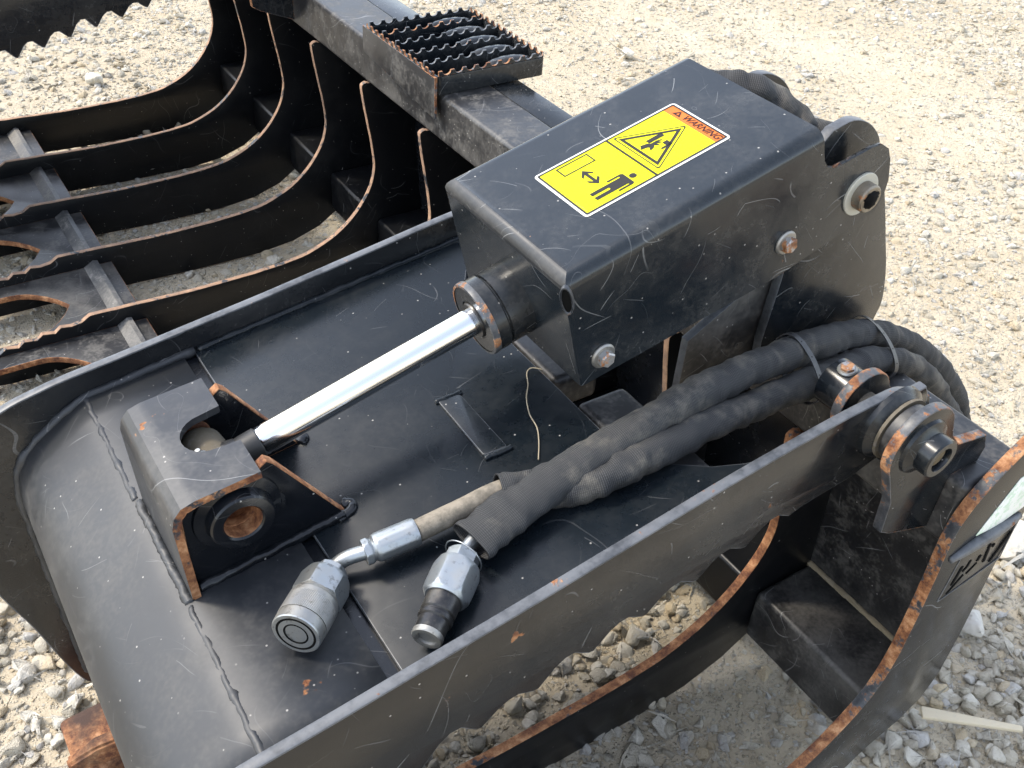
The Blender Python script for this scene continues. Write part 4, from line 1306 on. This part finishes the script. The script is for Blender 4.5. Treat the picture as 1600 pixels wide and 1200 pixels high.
link('rubber_hose', tube_mesh(crom([(-0.024, -0.1625, 0.7055), (0.03, -0.1645, 0.7125), (0.085, -0.1665, 0.7185), (0.13, -0.185, 0.719)], 10), lambda t, a, s: 0.0122 * (1 + 0.02 * mnoise.noise(Vector((s * 60, a, 0)))), 20), H2, 'hose', 3.2)
fa = Vector(FA); fb = fa + Vector((0.745, 0.662, -0.06)).normalized() * 0.08
df = (fb - fa).normalized()
xfm = frame_from(fa, df) @ Matrix.Diagonal((1.07, 1.07, 1.0, 1))
fc = lathe('coupler_face', [(0, 0.0006), (0.0108, 0.0006), (0.0112, 0.0014), (0.0120, 0.0014), (0.0124, 0.0), (0.0178, 0.0), (0.0182, 0.0016), (0.0192, 0.0016), (0.0196, 0.0), (0.0232, 0.0), (0.0242, 0.0012)], xfm, 'zinc', H2, 48)
lathe('face_groove', [(0.0175, -0.0001), (0.0178, -0.0003), (0.0196, -0.0003), (0.0199, -0.0001)], xfm, 'dark', fc, 48)
lathe('face_groove', [(0.0107, 0.0003), (0.0109, -0.0002), (0.0122, -0.0002), (0.0125, 0.0)], xfm, 'dark', fc, 48)
bm = bmesh.new()
def knurl(bm, z0, z1, r, n=180, d=0.0003):
    a = [bm.verts.new(((r - (d if k % 2 else 0)) * math.cos(2 * math.pi * k / n), (r - (d if k % 2 else 0)) * math.sin(2 * math.pi * k / n), z0)) for k in range(n)]
    b = [bm.verts.new(((r - (d if k % 2 else 0)) * math.cos(2 * math.pi * (k + 2) / n), (r - (d if k % 2 else 0)) * math.sin(2 * math.pi * (k + 2) / n), z1)) for k in range(n)]
    for k in range(n):
        bm.faces.new((a[k], a[(k + 1) % n], b[(k + 1) % n], b[k]))
    bm.faces.new(a[::-1]); bm.faces.new(b)
knurl(bm, 0.014, 0.036, 0.0248)
me = from_bm(bm); me.transform(xfm)
link('knurled_collar', me, H2, 'zinc_dirty')
lathe('collar_band', [(0.0242, 0.0010), (0.0245, 0.013), (0.0236, 0.0142), (0.0236, 0.0355), (0.0246, 0.0365), (0.0246, 0.042), (0.0232, 0.044), (0.0225, 0.048)], xfm, 'zinc_dirty', H2, 48)
hexbody('hex_body', [(0.0225, 0.0475), (0.0250, 0.0480), (0.0255, 0.0500), (0.0255, 0.0700), (0.0225, 0.0765), (0.0175, 0.0780)], xfm, 'zinc', H2, 6, 0.3)
hexbody('hex_nut', [(0.0170, 0.0770), (0.0170, 0.0870), (0.0145, 0.0890), (0.008, 0.0893)], xfm, 'zinc', H2, 6, 0.1)
link('pipe', tube_mesh(crom([fa + df * 0.085, fa + df * 0.096, Vector((-0.098, -0.1490, 0.6925)), Vector((-0.075, -0.157, 0.699)), Vector((-0.06, -0.159, 0.701))], 6), 0.0082, 16), H2, 'zinc', 3.2)
xfe = frame_from((-0.082, -0.1565, 0.6985), Vector((0.062, -0.0065, 0.0075)))
hexbody('crimp_nut', [(0.009, 0), (0.0142, 0.0), (0.0148, 0.0018), (0.0148, 0.006), (0.0128, 0.0085), (0.0122, 0.010)], xfe, 'zinc', H2, 8)
hexbody('ferrule', [(0.0122, 0.0095), (0.0148, 0.0125), (0.0158, 0.0165), (0.0158, 0.056), (0.0150, 0.0595), (0.0123, 0.0600)], xfe, 'zinc', H2, 12)

# --- hose behind the cover, wrapped in a spiral guard
H3 = root('hydraulic_hose', (0.56, 0.10, 0.95), 'hose in a ribbed guard curling behind the rear edge of the cover', 'hydraulic hose')
p3 = [(0.50, 0.16, 0.92), (0.545, 0.115, 0.982), (0.578, 0.085, 0.997), (0.608, 0.058, 0.992), (0.640, 0.030, 0.968), (0.664, 0.005, 0.940), (0.69, -0.02, 0.905), (0.70, -0.03, 0.84)]
link('ribbed_guard', tube_mesh(crom(p3, 18), lambda t, a, s: 0.0175 * (1 + 0.20 * abs(math.sin(s * 95 + a * 0.6 + 2 * mnoise.noise(Vector((s * 20, 0, 0))))) + 0.35 * mnoise.noise(Vector((s * 50, math.cos(a), math.sin(a))))), 28), H3, 'sleeve', 3.2)
p4 = [(0.62, 0.075, 0.935), (0.652, 0.035, 0.945), (0.672, 0.0, 0.950), (0.690, -0.035, 0.948), (0.69, -0.06, 0.92)]
link('hose_loop', tube_mesh(crom(p4, 10), wrinkle(0.0165, 0.10, 8.0), 20), H3, 'sleeve', 3.2)

# --- cable ties
def tie(c, axis, w, ry, rz, tilt, label):
    T = root('cable_tie', c, label, 'cable tie', 'cable ties round the paired hoses')
    ax = Vector(axis).normalized()
    sd_ = Vector((0, 1, tilt)); sd_ = (sd_ - ax * sd_.dot(ax)).normalized()
    up = ax.cross(sd_).normalized()
    bm = bmesh.new()
    n = 48
    r = []
    for k in range(n):
        a = 2 * math.pi * k / n
        # stadium round two hoses
        base = sd_ * (math.cos(a) * ry) + up * (math.copysign(abs(math.sin(a)) ** 0.72, math.sin(a)) * rz)
        nrm = base.normalized()
        q = Vector(c) + base
        r.append([bm.verts.new(q - ax * w / 2), bm.verts.new(q + ax * w / 2), bm.verts.new(q + ax * w / 2 + nrm * 0.0016), bm.verts.new(q - ax * w / 2 + nrm * 0.0016)])
    for k in range(n):
        a, b = r[k], r[(k + 1) % n]
        for i in range(4):
            bm.faces.new((a[i], a[(i + 1) % 4], b[(i + 1) % 4], b[i]))
    link('strap', from_bm(bm), T, 'tie', 0.6)
    for k in range(3, 22, 4):
        a = 2 * math.pi * k / n
        base = sd_ * (math.cos(a) * ry) + up * (abs(math.sin(a)) ** 0.72 * rz)
        lathe('strap_hole', [(0, 0.0001), (0.0011, 0.0001), (0.0011, -0.0006)], frame_from(Vector(c) + base + base.normalized() * 0.0016, base), 'dark', T, 10)
    return T
tie((0.535, -0.1705, 0.7215), (1, 0.12, -0.17), 0.0100, 0.0475, 0.0240, 0.75, 'black nylon tie round both hoses, nearer the couplers')
tie((0.704, -0.1570, 0.6865), (1, 0.05, -0.38), 0.0100, 0.0480, 0.0240, 0.47, 'black nylon tie round both hoses at the top of their bend')

# --- dry stem on the arm floor
stem = [(0.242, -0.010), (0.232, 0.000), (0.222, -0.004), (0.212, -0.022), (0.198, -0.040), (0.186, -0.065), (0.180, -0.090), (0.168, -0.112), (0.152, -0.135)]
so = link('dry_stem', tube_mesh(crom([(x, y, fz(x) + 0.0016 + 0.001 * math.sin(i)) for i, (x, y) in enumerate(stem)], 6), 0.0008, 6), None, 'straw', 3.2)
tag(so, 'thin dry tan stem lying across the arm floor beside the hoses', 'dry stem')
